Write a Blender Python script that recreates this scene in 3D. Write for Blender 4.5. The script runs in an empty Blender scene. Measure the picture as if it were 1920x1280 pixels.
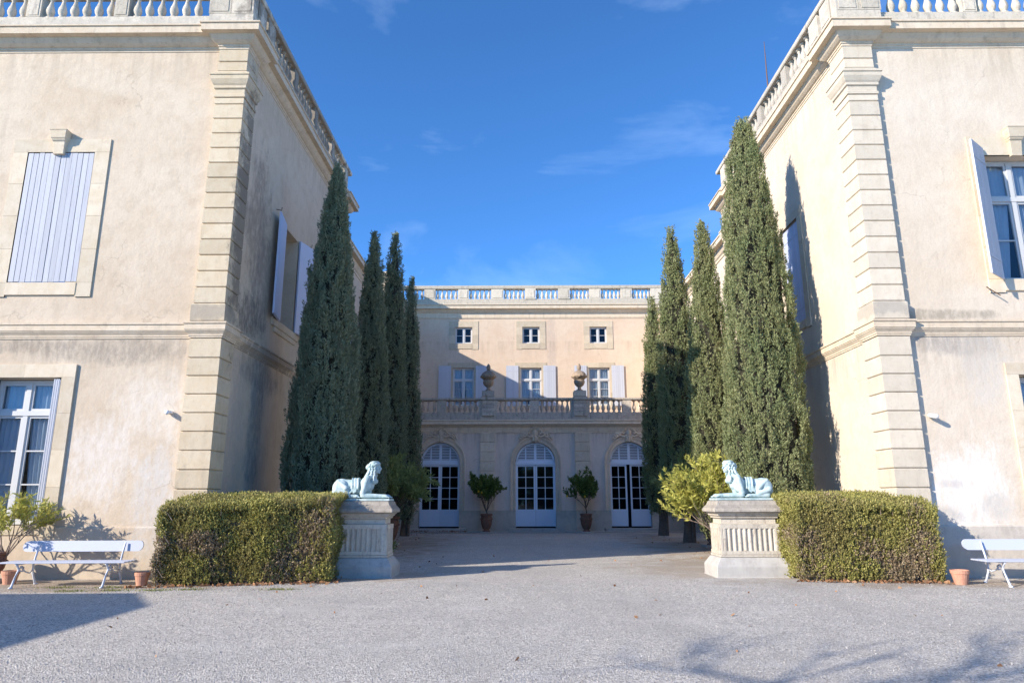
import bpy, math, random
import numpy as np
from math import pi, sin, cos, radians
from mathutils import Vector, noise

# ------------------------------------------------------------------ camera, sky, sun
S = bpy.context.scene
COL = S.collection
cam = bpy.data.cameras.new('camera'); camo = bpy.data.objects.new('camera', cam); COL.objects.link(camo)
from mathutils import Matrix
camo.matrix_world = Matrix.Translation((0, 0, 1.5)) @ Matrix.Rotation(radians(.3), 4, 'Z') @ Matrix.Rotation(radians(90+12.87), 4, 'X') @ Matrix.Rotation(radians(-.12), 4, 'Z')
cam.sensor_width = 36; cam.lens = 36*1300/1920; cam.clip_end = 2000; cam.clip_start = .05
S.camera = camo
SUN = Vector((-1.9, -1.18, 1.0)).normalized()
w = bpy.data.worlds.new('World'); S.world = w; w.use_nodes = True
n = w.node_tree.nodes; l = w.node_tree.links
sky = n.new('ShaderNodeTexSky'); sky.sky_type = 'NISHITA'; sky.sun_disc = False
sky.sun_elevation = math.asin(SUN.z); sky.sun_rotation = math.atan2(SUN.x, SUN.y) % (2*pi)
sky.air_density = .6; sky.dust_density = 0; sky.ozone_density = 5.0; sky.altitude = 300
tc = n.new('ShaderNodeTexCoord')
mp = n.new('ShaderNodeMapping'); mp.inputs['Scale'].default_value = (1.2, 1.0, 3.6); mp.inputs['Rotation'].default_value = (0, radians(18), 0)
mp.inputs['Location'].default_value = (.35, .1, .55)
nz = n.new('ShaderNodeTexNoise'); nz.inputs['Scale'].default_value = 2.1; nz.inputs['Detail'].default_value = 7; nz.inputs['Roughness'].default_value = .55; nz.inputs['Distortion'].default_value = .35
cr = n.new('ShaderNodeValToRGB'); cr.color_ramp.elements[0].position = .55; cr.color_ramp.elements[1].position = .85
cr.color_ramp.elements[0].color = (0, 0, 0, 1); cr.color_ramp.elements[1].color = (.26, .26, .26, 1)
mx = n.new('ShaderNodeMixRGB'); mx.inputs['Color2'].default_value = (2.4, 3.0, 3.8, 1)
tint = n.new('ShaderNodeMixRGB'); tint.blend_type = 'MULTIPLY'; tint.inputs[0].default_value = 1; tint.inputs[2].default_value = (.31, .51, .60, 1)
l.new(tc.outputs['Generated'], mp.inputs[0]); l.new(mp.outputs[0], nz.inputs[0]); l.new(nz.outputs[0], cr.inputs[0])
l.new(sky.outputs[0], tint.inputs[1]); l.new(tint.outputs[0], mx.inputs[1]); l.new(cr.outputs[0], mx.inputs[0]); l.new(mx.outputs[0], n['Background'].inputs[0])
n['Background'].inputs[1].default_value = .15
sl = bpy.data.lights.new('sun', 'SUN'); sl.energy = 2.0; sl.angle = radians(.55); sl.color = (1, .91, .79)
so = bpy.data.objects.new('sun', sl); COL.objects.link(so); so.rotation_euler = SUN.to_track_quat('Z', 'Y').to_euler()
S.view_settings.view_transform = 'Standard'; S.view_settings.look = 'None'; S.view_settings.gamma = 1; S.view_settings.exposure = 1.97
S.cycles.max_bounces = 12; S.cycles.diffuse_bounces = 8; S.cycles.transparent_max_bounces = 12

RND = random.Random(5)

# ------------------------------------------------------------------ helpers
def tag(o, label=None, cat=None, group=None, kind=None):
    if label: o['label'] = label
    if cat: o['category'] = cat
    if group: o['group'] = group
    if kind: o['kind'] = kind
    return o

def thing(name, loc, label, cat, group=None, rz=0):
    o = bpy.data.objects.new(name, None); o.location = loc; o.rotation_euler = (0, 0, rz); COL.objects.link(o)
    o.empty_display_size = .2
    return tag(o, label, cat, group)

def rootloc(o):
    while o.parent: o = o.parent
    return Vector(o.location)

class G:
    def __init__(s, T=None): s.V = []; s.F = []; s.T = T
    def v(s, pts):
        b = len(s.V)
        s.V += [tuple(s.T(*p)) if s.T else tuple(p) for p in pts]
        return b
    def poly(s, pts): b = s.v(pts); s.F.append(tuple(range(b, b+len(pts))))
    def box(s, x0, x1, y0, y1, z0, z1, tx=0, ty=0):
        b = s.v([(x0, y0, z0), (x1, y0, z0), (x1, y1, z0), (x0, y1, z0), (x0+tx, y0+ty, z1), (x1-tx, y0+ty, z1), (x1-tx, y1-ty, z1), (x0+tx, y1-ty, z1)])
        s.F += [tuple(b+i for i in f) for f in ((0, 3, 2, 1), (4, 5, 6, 7), (0, 1, 5, 4), (1, 2, 6, 5), (2, 3, 7, 6), (3, 0, 4, 7))]
    def cbox(s, x0, x1, y0, y1, z0, z1, c=.012):       # box with chamfered z edges and y front
        b = s.v([(x0+c, y0+c, z0), (x1-c, y0+c, z0), (x1-c, y1, z0), (x0+c, y1, z0), (x0, y0, z0+c), (x1, y0, z0+c), (x1, y1, z0+c), (x0, y1, z0+c),
                 (x0, y0, z1-c), (x1, y0, z1-c), (x1, y1, z1-c), (x0, y1, z1-c), (x0+c, y0+c, z1), (x1-c, y0+c, z1), (x1-c, y1, z1), (x0+c, y1, z1)])
        s.F += [(b, b+3, b+2, b+1), (b+12, b+13, b+14, b+15)]
        for k in (0, 4, 8):
            for i in range(4): j = (i+1) % 4; s.F.append((b+k+i, b+k+j, b+k+4+j, b+k+4+i))
    def lathe(s, prof, c=(0, 0, 0), n=14, lob=0, la=0.):
        b = len(s.V); P = []
        for (r, z) in prof:
            for i in range(n):
                a = 2*pi*i/n; q = r*(1+la*cos(a*lob)) if lob else r
                P.append((c[0]+q*cos(a), c[1]+q*sin(a), c[2]+z))
        b = s.v(P)
        for k in range(len(prof)-1):
            for i in range(n):
                j = (i+1) % n; s.F.append((b+k*n+i, b+k*n+j, b+(k+1)*n+j, b+(k+1)*n+i))
        s.F.append(tuple(b+i for i in range(n))[::-1]); s.F.append(tuple(b+(len(prof)-1)*n+i for i in range(n)))
    def tube(s, path, rad, n=6):
        path = [Vector(p) for p in path]
        if not hasattr(rad, '__len__'): rad = [rad]*len(path)
        P = []; up = Vector((.13, .21, 1)).normalized()
        for k, p in enumerate(path):
            d = (path[min(k+1, len(path)-1)]-path[max(k-1, 0)])
            if d.length < 1e-6: d = Vector((0, 0, 1))
            d.normalize(); a = d.cross(up)
            if a.length < .1: a = d.cross(Vector((1, 0, 0)))
            a.normalize(); c = d.cross(a)
            for i in range(n): t = 2*pi*i/n; P.append(p+(a*cos(t)+c*sin(t))*rad[k])
        b = s.v(P)
        for k in range(len(path)-1):
            for i in range(n): j = (i+1) % n; s.F.append((b+k*n+i, b+k*n+j, b+(k+1)*n+j, b+(k+1)*n+i))
        s.F.append(tuple(b+i for i in range(n))[::-1]); s.F.append(tuple(b+(len(path)-1)*n+i for i in range(n)))
    def ball(s, c, r, n=10, m=7, R=None):
        if not hasattr(r, '__len__'): r = (r, r, r)
        P = [Vector((0, 0, -r[2]))]
        for k in range(1, m):
            t = -pi/2+pi*k/m
            for i in range(n): a = 2*pi*i/n; P.append(Vector((r[0]*cos(t)*cos(a), r[1]*cos(t)*sin(a), r[2]*sin(t))))
        P.append(Vector((0, 0, r[2])))
        if R is not None: P = [R @ p for p in P]
        b = s.v([p+Vector(c) for p in P])
        for i in range(n): j = (i+1) % n; s.F.append((b, b+1+j, b+1+i)); s.F.append((b+1+(m-2)*n+i, b+1+(m-2)*n+j, b+1+(m-1)*n))
        for k in range(m-2):
            for i in range(n): j = (i+1) % n; s.F.append((b+1+k*n+i, b+1+k*n+j, b+1+(k+1)*n+j, b+1+(k+1)*n+i))
    def cap(s, p0, p1, r0, r1, n=12):                   # capsule
        p0 = Vector(p0); p1 = Vector(p1); d = (p1-p0).normalized()
        path = []; rad = []
        for k in range(5): t = pi/2*(1-k/4); path.append(p0-d*r0*sin(t)); rad.append(max(r0*cos(t), .002))
        for k in range(5): t = pi/2*k/4; path.append(p1+d*r1*sin(t)); rad.append(max(r1*cos(t), .002))
        s.tube(path, rad, n)
    def mesh(s, name, o=Vector((0, 0, 0))):
        m = bpy.data.meshes.new(name)
        m.from_pydata([(a-o[0], b-o[1], c-o[2]) for a, b, c in s.V], [], s.F); m.update(); return m
    def build(s, name, mat, parent=None, local=False, smooth=False):
        o = Vector((0, 0, 0)) if (parent is None or local) else rootloc(parent)
        m = s.mesh(name, o); m.materials.append(mat)
        if smooth: m.polygons.foreach_set('use_smooth', [True]*len(m.polygons))
        return link(name, m, parent)

def link(name, m, parent=None, loc=(0, 0, 0), rot=(0, 0, 0), sc=None):
    ob = bpy.data.objects.new(name, m); COL.objects.link(ob); ob.location = loc; ob.rotation_euler = rot
    if sc: ob.scale = sc
    if parent: ob.parent = parent
    return ob

def inst(name, m, parent, wloc, rot=(0, 0, 0), sc=None):   # mesh m placed at world point wloc below parent
    return link(name, m, parent, Vector(wloc)-rootloc(parent), rot, sc)

def bevel(o, wd=.008, seg=1):
    b = o.modifiers.new('bevel', 'BEVEL'); b.width = wd; b.segments = seg; b.limit_method = 'ANGLE'; return o

def sweep(g, path, prof, closed=False):                  # path in plan, profile (out, z); outward = left of travel
    P = [Vector(p) for p in path]; N = []
    for i in range(len(P)):
        ds = []
        if i > 0: ds.append((P[i]-P[i-1]).normalized())
        if i < len(P)-1: ds.append((P[i+1]-P[i]).normalized())
        ns = [Vector((-d.y, d.x)) for d in ds]
        if len(ns) == 1: N.append(ns[0])
        else: N.append((ns[0]+ns[1])/(1+ns[0].dot(ns[1])))
    m = len(prof); b = g.v([(P[i].x+N[i].x*o, P[i].y+N[i].y*o, z) for i in range(len(P)) for (o, z) in prof])
    for i in range(len(P)-1):
        for k in range(m-1): g.F.append((b+i*m+k, b+(i+1)*m+k, b+(i+1)*m+k+1, b+i*m+k+1))
    g.F.append(tuple(b+k for k in range(m))); g.F.append(tuple(b+(len(P)-1)*m+k for k in range(m))[::-1])

def wall(g, a0, a1, z0, z1, holes, rev=.3, d=0.):        # flat wall with rectangular openings and reveals, in (a, d, z)
    A = sorted({a0, a1, *[h[0] for h in holes], *[h[1] for h in holes]}); Z = sorted({z0, z1, *[h[2] for h in holes], *[h[3] for h in holes]})
    for i in range(len(A)-1):
        for j in range(len(Z)-1):
            ca = (A[i]+A[i+1])/2; cz = (Z[j]+Z[j+1])/2
            if any(h[0] < ca < h[1] and h[2] < cz < h[3] for h in holes): continue
            g.poly([(A[i], d, Z[j]), (A[i+1], d, Z[j]), (A[i+1], d, Z[j+1]), (A[i], d, Z[j+1])])
    for (x0, x1, y0, y1) in holes:
        e = d+rev
        g.poly([(x0, d, y0), (x0, e, y0), (x0, e, y1), (x0, d, y1)]); g.poly([(x1, d, y0), (x1, e, y0), (x1, e, y1), (x1, d, y1)])
        g.poly([(x0, d, y0), (x1, d, y0), (x1, e, y0), (x0, e, y0)]); g.poly([(x0, d, y1), (x1, d, y1), (x1, e, y1), (x0, e, y1)])

# ------------------------------------------------------------------ materials
class NT:
    def __init__(s, name):
        s.m = bpy.data.materials.new(name); s.m.use_nodes = True; s.t = s.m.node_tree; s.b = s.t.nodes['Principled BSDF']
        s.pos = s.n('ShaderNodeNewGeometry').outputs['Position']
    def n(s, t, **k):
        x = s.t.nodes.new(t)
        for a, b in k.items(): setattr(x, a, b)
        return x
    def l(s, a, b): s.t.links.new(a, b)
    def put(s, sock, v):
        if hasattr(v, 'is_output'): s.l(v, sock)
        elif hasattr(v, '__len__') and len(v) == 3 and sock.type == 'RGBA': sock.default_value = (*v, 1)
        else: sock.default_value = v
    def map(s, vec, scale=(1, 1, 1), loc=(0, 0, 0)):
        x = s.n('ShaderNodeMapping'); s.l(vec, x.inputs[0]); x.inputs['Scale'].default_value = scale; x.inputs['Location'].default_value = loc; return x.outputs[0]
    def noise(s, scale, detail=5, rough=.55, vec=None, dist=0):
        x = s.n('ShaderNodeTexNoise'); s.l(vec or s.pos, x.inputs[0]); x.inputs['Scale'].default_value = scale; x.inputs['Detail'].default_value = detail
        x.inputs['Roughness'].default_value = rough; x.inputs['Distortion'].default_value = dist; return x.outputs[0]
    def vor(s, scale, vec=None, out='Distance', feature='F1'):
        x = s.n('ShaderNodeTexVoronoi', feature=feature); s.l(vec or s.pos, x.inputs[0]); x.inputs['Scale'].default_value = scale; return x.outputs[out]
    def ramp(s, f, p0, p1, c0=0., c1=1.):
        x = s.n('ShaderNodeMapRange'); x.interpolation_type = 'SMOOTHSTEP'; s.put(x.inputs[0], f)
        for i, q in enumerate((p0, p1, c0, c1)): x.inputs[i+1].default_value = q
        return x.outputs[0]
    def mix(s, f, a, b, mode='MIX'):
        x = s.n('ShaderNodeMixRGB', blend_type=mode); s.put(x.inputs[0], f); s.put(x.inputs[1], a); s.put(x.inputs[2], b); return x.outputs[0]
    def math(s, op, a, b=0.):
        x = s.n('ShaderNodeMath', operation=op); s.put(x.inputs[0], a); s.put(x.inputs[1], b); return x.outputs[0]
    def spot(s, c, r, f):                                # ellipsoid patch (stain, painted shade) broken up by noise f
        v = s.map(s.pos, tuple(1/q for q in r), tuple(-a/q for a, q in zip(c, r)))
        x = s.n('ShaderNodeVectorMath', operation='LENGTH'); s.l(v, x.inputs[0])
        k = s.math('ADD', x.outputs['Value'], s.math('MULTIPLY', s.math('SUBTRACT', f, .5), 3.2))
        return s.ramp(k, 1.1, .5)
    def rnd(s, lo, hi, col):                             # per-object value change
        o = s.n('ShaderNodeObjectInfo').outputs['Random']; v = s.ramp(o, 0, 1, lo, hi)
        x = s.n('ShaderNodeHueSaturation'); s.l(v, x.inputs['Value']); s.put(x.inputs['Color'], col); return x.outputs[0]
    def bump(s, h, strength=.3, dist=.01, prev=None):
        x = s.n('ShaderNodeBump'); s.put(x.inputs['Height'], h); x.inputs['Strength'].default_value = strength; x.inputs['Distance'].default_value = dist
        if prev is not None: s.l(prev, x.inputs['Normal'])
        return x.outputs[0]
    def out(s, col, rough=.85, normal=None, spec=.3):
        s.put(s.b.inputs['Base Color'], col); s.put(s.b.inputs['Roughness'], rough)
        s.b.inputs['Specular IOR Level'].default_value = spec
        if normal is not None: s.l(normal, s.b.inputs['Normal'])
        return s.m

def nm0(t): return t.ramp(t.noise(4, 8, .75), .35, .65, .3, 1.)
def plaster(name, base, light, dark, stains=()):
    t = NT(name)
    big = t.noise(.55, 6, .6, dist=.3); mid = t.noise(3.2, 8, .68); fin = t.noise(26, 5, .6)
    c = t.mix(t.ramp(big, .3, .68), base, light)
    c = t.mix(t.math('MULTIPLY', t.ramp(mid, .42, .72), .45), c, dark)
    c = t.mix(t.math('MULTIPLY', t.ramp(t.noise(1.1, 7, .7, vec=t.map(t.pos, loc=(7, 3, 1))), .5, .7), .5), c, light)
    st = t.noise(2.2, 6, .6, vec=t.map(t.pos, (2.2, 2.2, .28)))
    c = t.mix(t.math('MULTIPLY', t.ramp(st, .52, .78), .22), c, (.38, .32, .26))
    c = t.mix(t.math('MULTIPLY', t.ramp(fin, .3, .75), .16), c, (.33, .27, .2))
    nn = t.math('ADD', t.math('MULTIPLY', t.noise(1.5, 10, .78, vec=t.map(t.pos, (1, 1, .8))), .6), t.math('MULTIPLY', t.noise(5, 8, .75, vec=t.map(t.pos, (1, 1, .16), (2, 5, 1))), .4))
    nm = t.ramp(t.noise(9, 8, .75, vec=t.map(t.pos, (1, 1, .45), (4, 4, 4))), .35, .6, .35, 1.1)
    for (cc, rr, col, k) in stains:
        c = t.mix(t.math('MULTIPLY', t.spot(cc, rr, nn), t.math('MULTIPLY', nm, k)), c, col)
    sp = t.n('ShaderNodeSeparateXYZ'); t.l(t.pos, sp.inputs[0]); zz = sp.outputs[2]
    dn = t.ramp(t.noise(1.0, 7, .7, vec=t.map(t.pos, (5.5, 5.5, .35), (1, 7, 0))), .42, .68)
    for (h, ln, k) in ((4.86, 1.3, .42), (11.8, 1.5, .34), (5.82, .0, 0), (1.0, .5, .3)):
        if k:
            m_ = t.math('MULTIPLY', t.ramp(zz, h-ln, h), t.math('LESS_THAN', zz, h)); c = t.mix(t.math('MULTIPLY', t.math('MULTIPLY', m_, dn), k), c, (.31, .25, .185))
    c = t.mix(t.math('MULTIPLY', t.math('MULTIPLY', t.ramp(t.math('ADD', zz, t.noise(1.2, 6, .7)), 1.5, .5), nm0(t)), .45), c, (.42, .37, .31))
    wv = t.n('ShaderNodeVectorMath', operation='ADD'); t.l(t.pos, wv.inputs[0]); nx = t.n('ShaderNodeTexNoise'); nx.inputs['Scale'].default_value = 1.4; nx.inputs['Detail'].default_value = 6; t.l(t.pos, nx.inputs[0]); t.l(nx.outputs['Color'], wv.inputs[1])
    ck = t.math('MULTIPLY', t.ramp(t.vor(.42, vec=wv.outputs[0], feature='DISTANCE_TO_EDGE'), .006, .001), t.ramp(t.noise(.8, 3, .5, vec=t.map(t.pos, loc=(9, 9, 2))), .52, .6))
    c = t.mix(t.math('MULTIPLY', ck, .3), c, (.25, .2, .15))
    b = t.bump(t.noise(7, 6, .6), .35, .03); b = t.bump(fin, .35, .008, b)
    return t.out(c, .92, b, .15)

def stone(name, c1, c2, dark, dk=.35, sc=4., bumps=.4, lo=.9, hi=1.08, top=0., spots=()):
    t = NT(name)
    c = t.mix(t.ramp(t.noise(sc, 7, .65), .3, .7), c1, c2)
    c = t.mix(t.math('MULTIPLY', t.ramp(t.noise(sc*2.7, 8, .75), .52, .68), dk), c, dark)
    c = t.mix(t.math('MULTIPLY', t.ramp(t.noise(sc*.8, 6, .7, vec=t.map(t.pos, (2, 2, .35), (3, 1, 4))), .5, .72), dk), c, dark)
    if top:                                               # lichen and dirt lying on upward faces
        nz = t.n('ShaderNodeSeparateXYZ'); t.l(t.n('ShaderNodeNewGeometry').outputs['Normal'], nz.inputs[0])
        c = t.mix(t.math('MULTIPLY', t.ramp(nz.outputs[2], .2, .8), top), c, dark)
    nn = t.noise(2.5, 8, .72)
    for (cc, rr, col, k) in spots: c = t.mix(t.math('MULTIPLY', t.spot(cc, rr, nn), k), c, col)
    c = t.rnd(lo, hi, c)
    pit = t.ramp(t.noise(55, 4, .7), .5, .75)
    b = t.bump(t.noise(sc*3, 6, .7), bumps, .02); b = t.bump(pit, bumps, -.006, b)
    return t.out(c, .9, b, .2)

def paint(name, col, rough=.5, wear=.2, wc=(.35, .33, .3), grain=(30, 30, 2), lo=.95, hi=1.04):
    t = NT(name)
    g = t.noise(1, 6, .65, vec=t.map(t.pos, grain)); c = t.mix(t.math('MULTIPLY', t.ramp(g, .5, .75), wear), col, wc)
    return t.out(t.rnd(lo, hi, c), rough, t.bump(g, .15, .003), .4)

def leafmat(name, a, b, c, tr=.25, scale=1.6, rough=.6, brown=None):
    t = NT(name)
    isl = t.n('ShaderNodeNewGeometry').outputs['Random Per Island']
    x = t.mix(t.ramp(isl, 0, 1), a, b); x = t.mix(t.math('MULTIPLY', t.ramp(t.noise(scale, 5, .6), .42, .66), .75), x, c)
    if brown: x = t.mix(t.math('MULTIPLY', t.ramp(t.noise(1.9, 7, .75, vec=t.map(t.pos, (1, 1, .5), (5, 8, 2))), .56, .70), .65), x, brown)
    m = t.out(x, rough, None, .25)
    tl = t.n('ShaderNodeBsdfTranslucent'); t.put(tl.inputs[0], x); ms = t.n('ShaderNodeMixShader'); ms.inputs[0].default_value = tr
    o = t.t.nodes['Material Output']; t.l(t.b.outputs[0], ms.inputs[1]); t.l(tl.outputs[0], ms.inputs[2]); t.l(ms.outputs[0], o.inputs[0])
    return m

M = {}
GR = (.13, .115, .10)
M['plaster_left'] = plaster('plaster_left', (.575, .46, .335), (.65, .545, .42), (.47, .37, .26), [
    ((-8.6, 14.3, 4.62), (1.9, .3, .36), (.24, .21, .18), .6), ((-11.5, 14.3, 4.7), (2.0, .3, .2), (.24, .21, .18), .6),
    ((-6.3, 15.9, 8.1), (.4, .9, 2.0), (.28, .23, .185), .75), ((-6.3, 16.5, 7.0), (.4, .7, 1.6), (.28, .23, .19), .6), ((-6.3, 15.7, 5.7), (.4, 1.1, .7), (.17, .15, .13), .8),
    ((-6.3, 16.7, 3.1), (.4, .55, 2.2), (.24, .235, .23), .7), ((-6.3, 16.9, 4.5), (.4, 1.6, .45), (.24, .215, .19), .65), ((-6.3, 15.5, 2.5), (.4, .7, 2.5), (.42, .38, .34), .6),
    ((-8.6, 14.3, 2.3), (1.0, .3, 1.0), (.70, .64, .57), .7), ((-7.3, 14.3, 1.4), (.6, .3, 1.3), (.60, .58, .55), .6), ((-7.6, 14.3, 3.4), (.9, .3, .8), (.72, .66, .58), .5)])
M['plaster_right'] = plaster('plaster_right', (.62, .52, .40), (.68, .59, .475), (.56, .46, .345), [
    ((9.2, 14.3, 4.7), (1.1, .3, .3), (.33, .30, .27), .7), ((9.9, 14.3, 4.2), (.7, .3, 1.0), (.56, .52, .46), .6),
    ((9.1, 14.3, 1.5), (1.0, .3, 1.3), (.76, .72, .66), .9), ((9.6, 14.3, 1.35), (.4, .3, .35), (.5, .46, .4), .7), ((8.6, 14.3, 1.2), (.35, .3, .25), (.46, .43, .39), .7), ((8.75, 14.3, 1.8), (.3, .3, .12), (.5, .46, .42), .6),
    ((7.5, 18, 4.5), (.5, 3, .4), (.5, .45, .4), .35), ((8.9, 14.3, 5.32), (1.5, .3, .14), (.3, .26, .2), .7)])
M['plaster_main'] = plaster('plaster_main', (.62, .47, .34), (.66, .53, .40), (.55, .41, .29), [((2.4, 45, 11), (.35, .5, 3.2), (.47, .38, .31), .6)])
M['plaster_arcade'] = plaster('plaster_arcade', (.80, .64, .53), (.82, .68, .58), (.70, .56, .46))
M['plaster_base'] = plaster('plaster_base', (.54, .49, .42), (.62, .56, .48), (.34, .31, .28))
M['quoin'] = stone('quoin', (.57, .46, .31), (.63, .53, .385), (.38, .31, .22), .35, 3, .4, .90, 1.05,
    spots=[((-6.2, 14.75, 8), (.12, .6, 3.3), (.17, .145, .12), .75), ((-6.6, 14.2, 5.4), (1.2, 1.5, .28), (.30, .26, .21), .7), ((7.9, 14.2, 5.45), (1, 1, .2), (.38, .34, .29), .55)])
M['quoin_right'] = stone('quoin_right', (.60, .52, .40), (.66, .58, .46), (.42, .36, .28), .35, 3, .4, .92, 1.05,
    spots=[((7.9, 14.2, 5.45), (1, 1, .2), (.38, .34, .29), .55)])
M['cornice'] = stone('cornice', (.58, .47, .34), (.64, .54, .41), (.27, .22, .17), .35, 3, .35, top=.6,
    spots=[((-6.2, 17, 5.0), (.5, 2.6, .4), (.22, .19, .16), .7)])
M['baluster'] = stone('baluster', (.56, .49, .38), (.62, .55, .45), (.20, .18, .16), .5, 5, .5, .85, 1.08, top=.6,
    spots=[((-6.1, 18.8, 13.1), (.5, 6, 1.2), (.20, .17, .14), .75), ((7.5, 18.8, 13.0), (.5, 6, .5), (.40, .37, .33), .5), ((-9.5, 14.1, 12.5), (4, .4, .2), (.42, .39, .34), .5)])  # first spot puts the left side's shade into the weathered colour
M['surround'] = stone('surround', (.60, .50, .36), (.66, .57, .44), (.44, .35, .24), .35, 3, .3)
M['surround_main'] = stone('surround_main', (.50, .42, .30), (.56, .47, .35), (.36, .29, .20), .35, 3, .3)
M['arcade_stone'] = stone('arcade_stone', (.72, .57, .42), (.78, .64, .49), (.36, .29, .22), .4, 3, .3)
M['arcade_balustrade'] = stone('arcade_balustrade', (.50, .44, .37), (.60, .53, .44), (.10, .095, .09), .65, 4, .6, .85, 1.1, top=.5)
M['arcade_baluster'] = stone('arcade_baluster', (.60, .47, .36), (.62, .50, .40), (.12, .11, .10), .55, 5, .5, .8, 1.1)
M['pedestal'] = stone('pedestal', (.54, .48, .39), (.62, .56, .46), (.26, .22, .18), .6, 5, .5, top=.3)
M['pedestal_cap'] = stone('pedestal_cap', (.36, .32, .27), (.48, .43, .36), (.16, .14, .12), .6, 7, .4, top=.4)
M['urn'] = stone('urn', (.36, .27, .19), (.45, .35, .25), (.12, .10, .085), .6, 8, .6, top=.4)
M['step'] = stone('step', (.42, .40, .37), (.48, .46, .42), (.25, .22, .2), .4, 3, .3)
M['shutter_old'] = paint('shutter_old', (.45, .46, .50), .7, .8, (.30, .31, .36), (24, 24, 1.4), .9, 1.05)
M['shutter'] = paint('shutter', (.48, .495, .54), .5, .25, (.5, .5, .55), (24, 24, 2))
M['shutter_blue'] = paint('shutter_blue', (.52, .57, .72), .45, .2, (.4, .4, .5), (24, 24, 2))
M['frame'] = paint('frame', (.54, .54, .53), .45, .2, (.5, .48, .44))
M['door_paint'] = paint('door_paint', (.70, .76, .86), .4, .12, (.4, .42, .5))
M['bench'] = paint('bench', (.48, .51, .60), .45, .3, (.5, .48, .46), (3, 30, 30))
M['iron'] = paint('iron', (.60, .63, .70), .5, .3, (.4, .33, .28), (20, 20, 20))
M['rust'] = paint('rust', (.16, .09, .06), .8, .5, (.25, .15, .1), (40, 40, 40))
M['camera_white'] = paint('camera_white', (.75, .75, .74), .4, .1)
M['conduit'] = paint('conduit', (.62, .53, .42), .6, .2)
M['room'] = paint('room', (.035, .03, .028), .95, .1)
M['curtain'] = paint('curtain', (.74, .74, .76), .95, .3, (.3, .3, .33), (8, 8, .3))
M['curtain_orange'] = paint('curtain_orange', (.55, .36, .24), .95, .3, (.3, .2, .15), (8, 8, .3))
M['roof'] = paint('roof', (.33, .28, .24), .95, .4)
M['bark'] = stone('bark', (.14, .11, .085), (.2, .16, .13), (.06, .05, .04), .5, 9, .8)
M['innerwood'] = stone('innerwood', (.035, .035, .022), (.055, .05, .035), (.02, .02, .015), .5, 9, .8)
M['twig'] = stone('twig', (.20, .15, .12), (.30, .24, .20), (.09, .07, .06), .4, 12, .5)
M['terracotta'] = stone('terracotta', (.50, .25, .17), (.58, .31, .21), (.36, .22, .17), .35, 12, .2)
M['anduze'] = stone('anduze', (.20, .10, .07), (.27, .15, .10), (.08, .06, .05), .5, 9, .3)
M['lemon'] = paint('lemon', (.75, .52, .04), .4, .1)
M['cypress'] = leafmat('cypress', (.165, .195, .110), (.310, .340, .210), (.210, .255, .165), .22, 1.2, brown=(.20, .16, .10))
M['cypress_sun'] = leafmat('cypress_sun', (.185, .210, .090), (.340, .350, .170), (.210, .255, .115), .22, 1.1, brown=(.27, .21, .12))  # sunlit copy of the cypress leaves, sun put into the colour
M['hedge'] = leafmat('hedge', (.27, .26, .07), (.48, .44, .145), (.28, .235, .10), .25, 1.7)
M['hedge_dry'] = leafmat('hedge_dry', (.26, .19, .11), (.44, .35, .24), (.20, .16, .09), .15, 3)
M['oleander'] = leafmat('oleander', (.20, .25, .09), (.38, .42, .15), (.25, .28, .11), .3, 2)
M['oleander_sun'] = leafmat('oleander_sun', (.36, .37, .08), (.62, .58, .15), (.32, .33, .09), .35, 2)  # lighter, yellower copy of oleander with sunlight in the leaf colour
M['lemon_leaf'] = leafmat('lemon_leaf', (.08, .13, .035), (.20, .26, .06), (.12, .17, .045), .25, 3, .4)
M['deadleaf'] = leafmat('deadleaf', (.28, .13, .06), (.48, .28, .15), (.16, .08, .04), .15, 3)
M['pebble'] = leafmat('pebble', (.30, .29, .28), (.50, .48, .45), (.36, .34, .31), 0, 2, .9)
M['grass'] = leafmat('grass', (.14, .17, .04), (.25, .27, .07), (.2, .2, .08), .3, 2)

def bronze():
    t = NT('verdigris')
    c = t.mix(t.ramp(t.noise(9, 6, .65), .35, .65), (.34, .46, .46), (.54, .63, .62))
    convexity = t.n('ShaderNodeNewGeometry').outputs['Pointiness']
    c = t.mix(t.ramp(convexity, .5, .42), c, (.22, .36, .38))  # creases mixed to a darker teal
    return t.out(c, .6, t.bump(t.noise(60, 4, .6), .25, .004), .4)
M['verdigris'] = bronze()

def glassmat(name, tint, rough):
    t = NT(name); o = t.t.nodes['Material Output']
    gl = t.n('ShaderNodeBsdfGlossy'); gl.inputs['Roughness'].default_value = rough; gl.inputs['Color'].default_value = (.9, .95, 1, 1)
    tr = t.n('ShaderNodeBsdfTransparent'); tr.inputs[0].default_value = (*tint, 1)
    fr = t.n('ShaderNodeFresnel'); fr.inputs[0].default_value = 1.45
    t.l(t.bump(t.noise(1.3, 2, .5), .12, .03), gl.inputs['Normal'])
    ms = t.n('ShaderNodeMixShader'); t.l(t.math('MULTIPLY', fr.outputs[0], .6), ms.inputs[0]); t.l(tr.outputs[0], ms.inputs[1]); t.l(gl.outputs[0], ms.inputs[2]); t.l(ms.outputs[0], o.inputs[0])
    return t.m
M['glass'] = glassmat('glass', (.80, .85, .88), .03)

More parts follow.
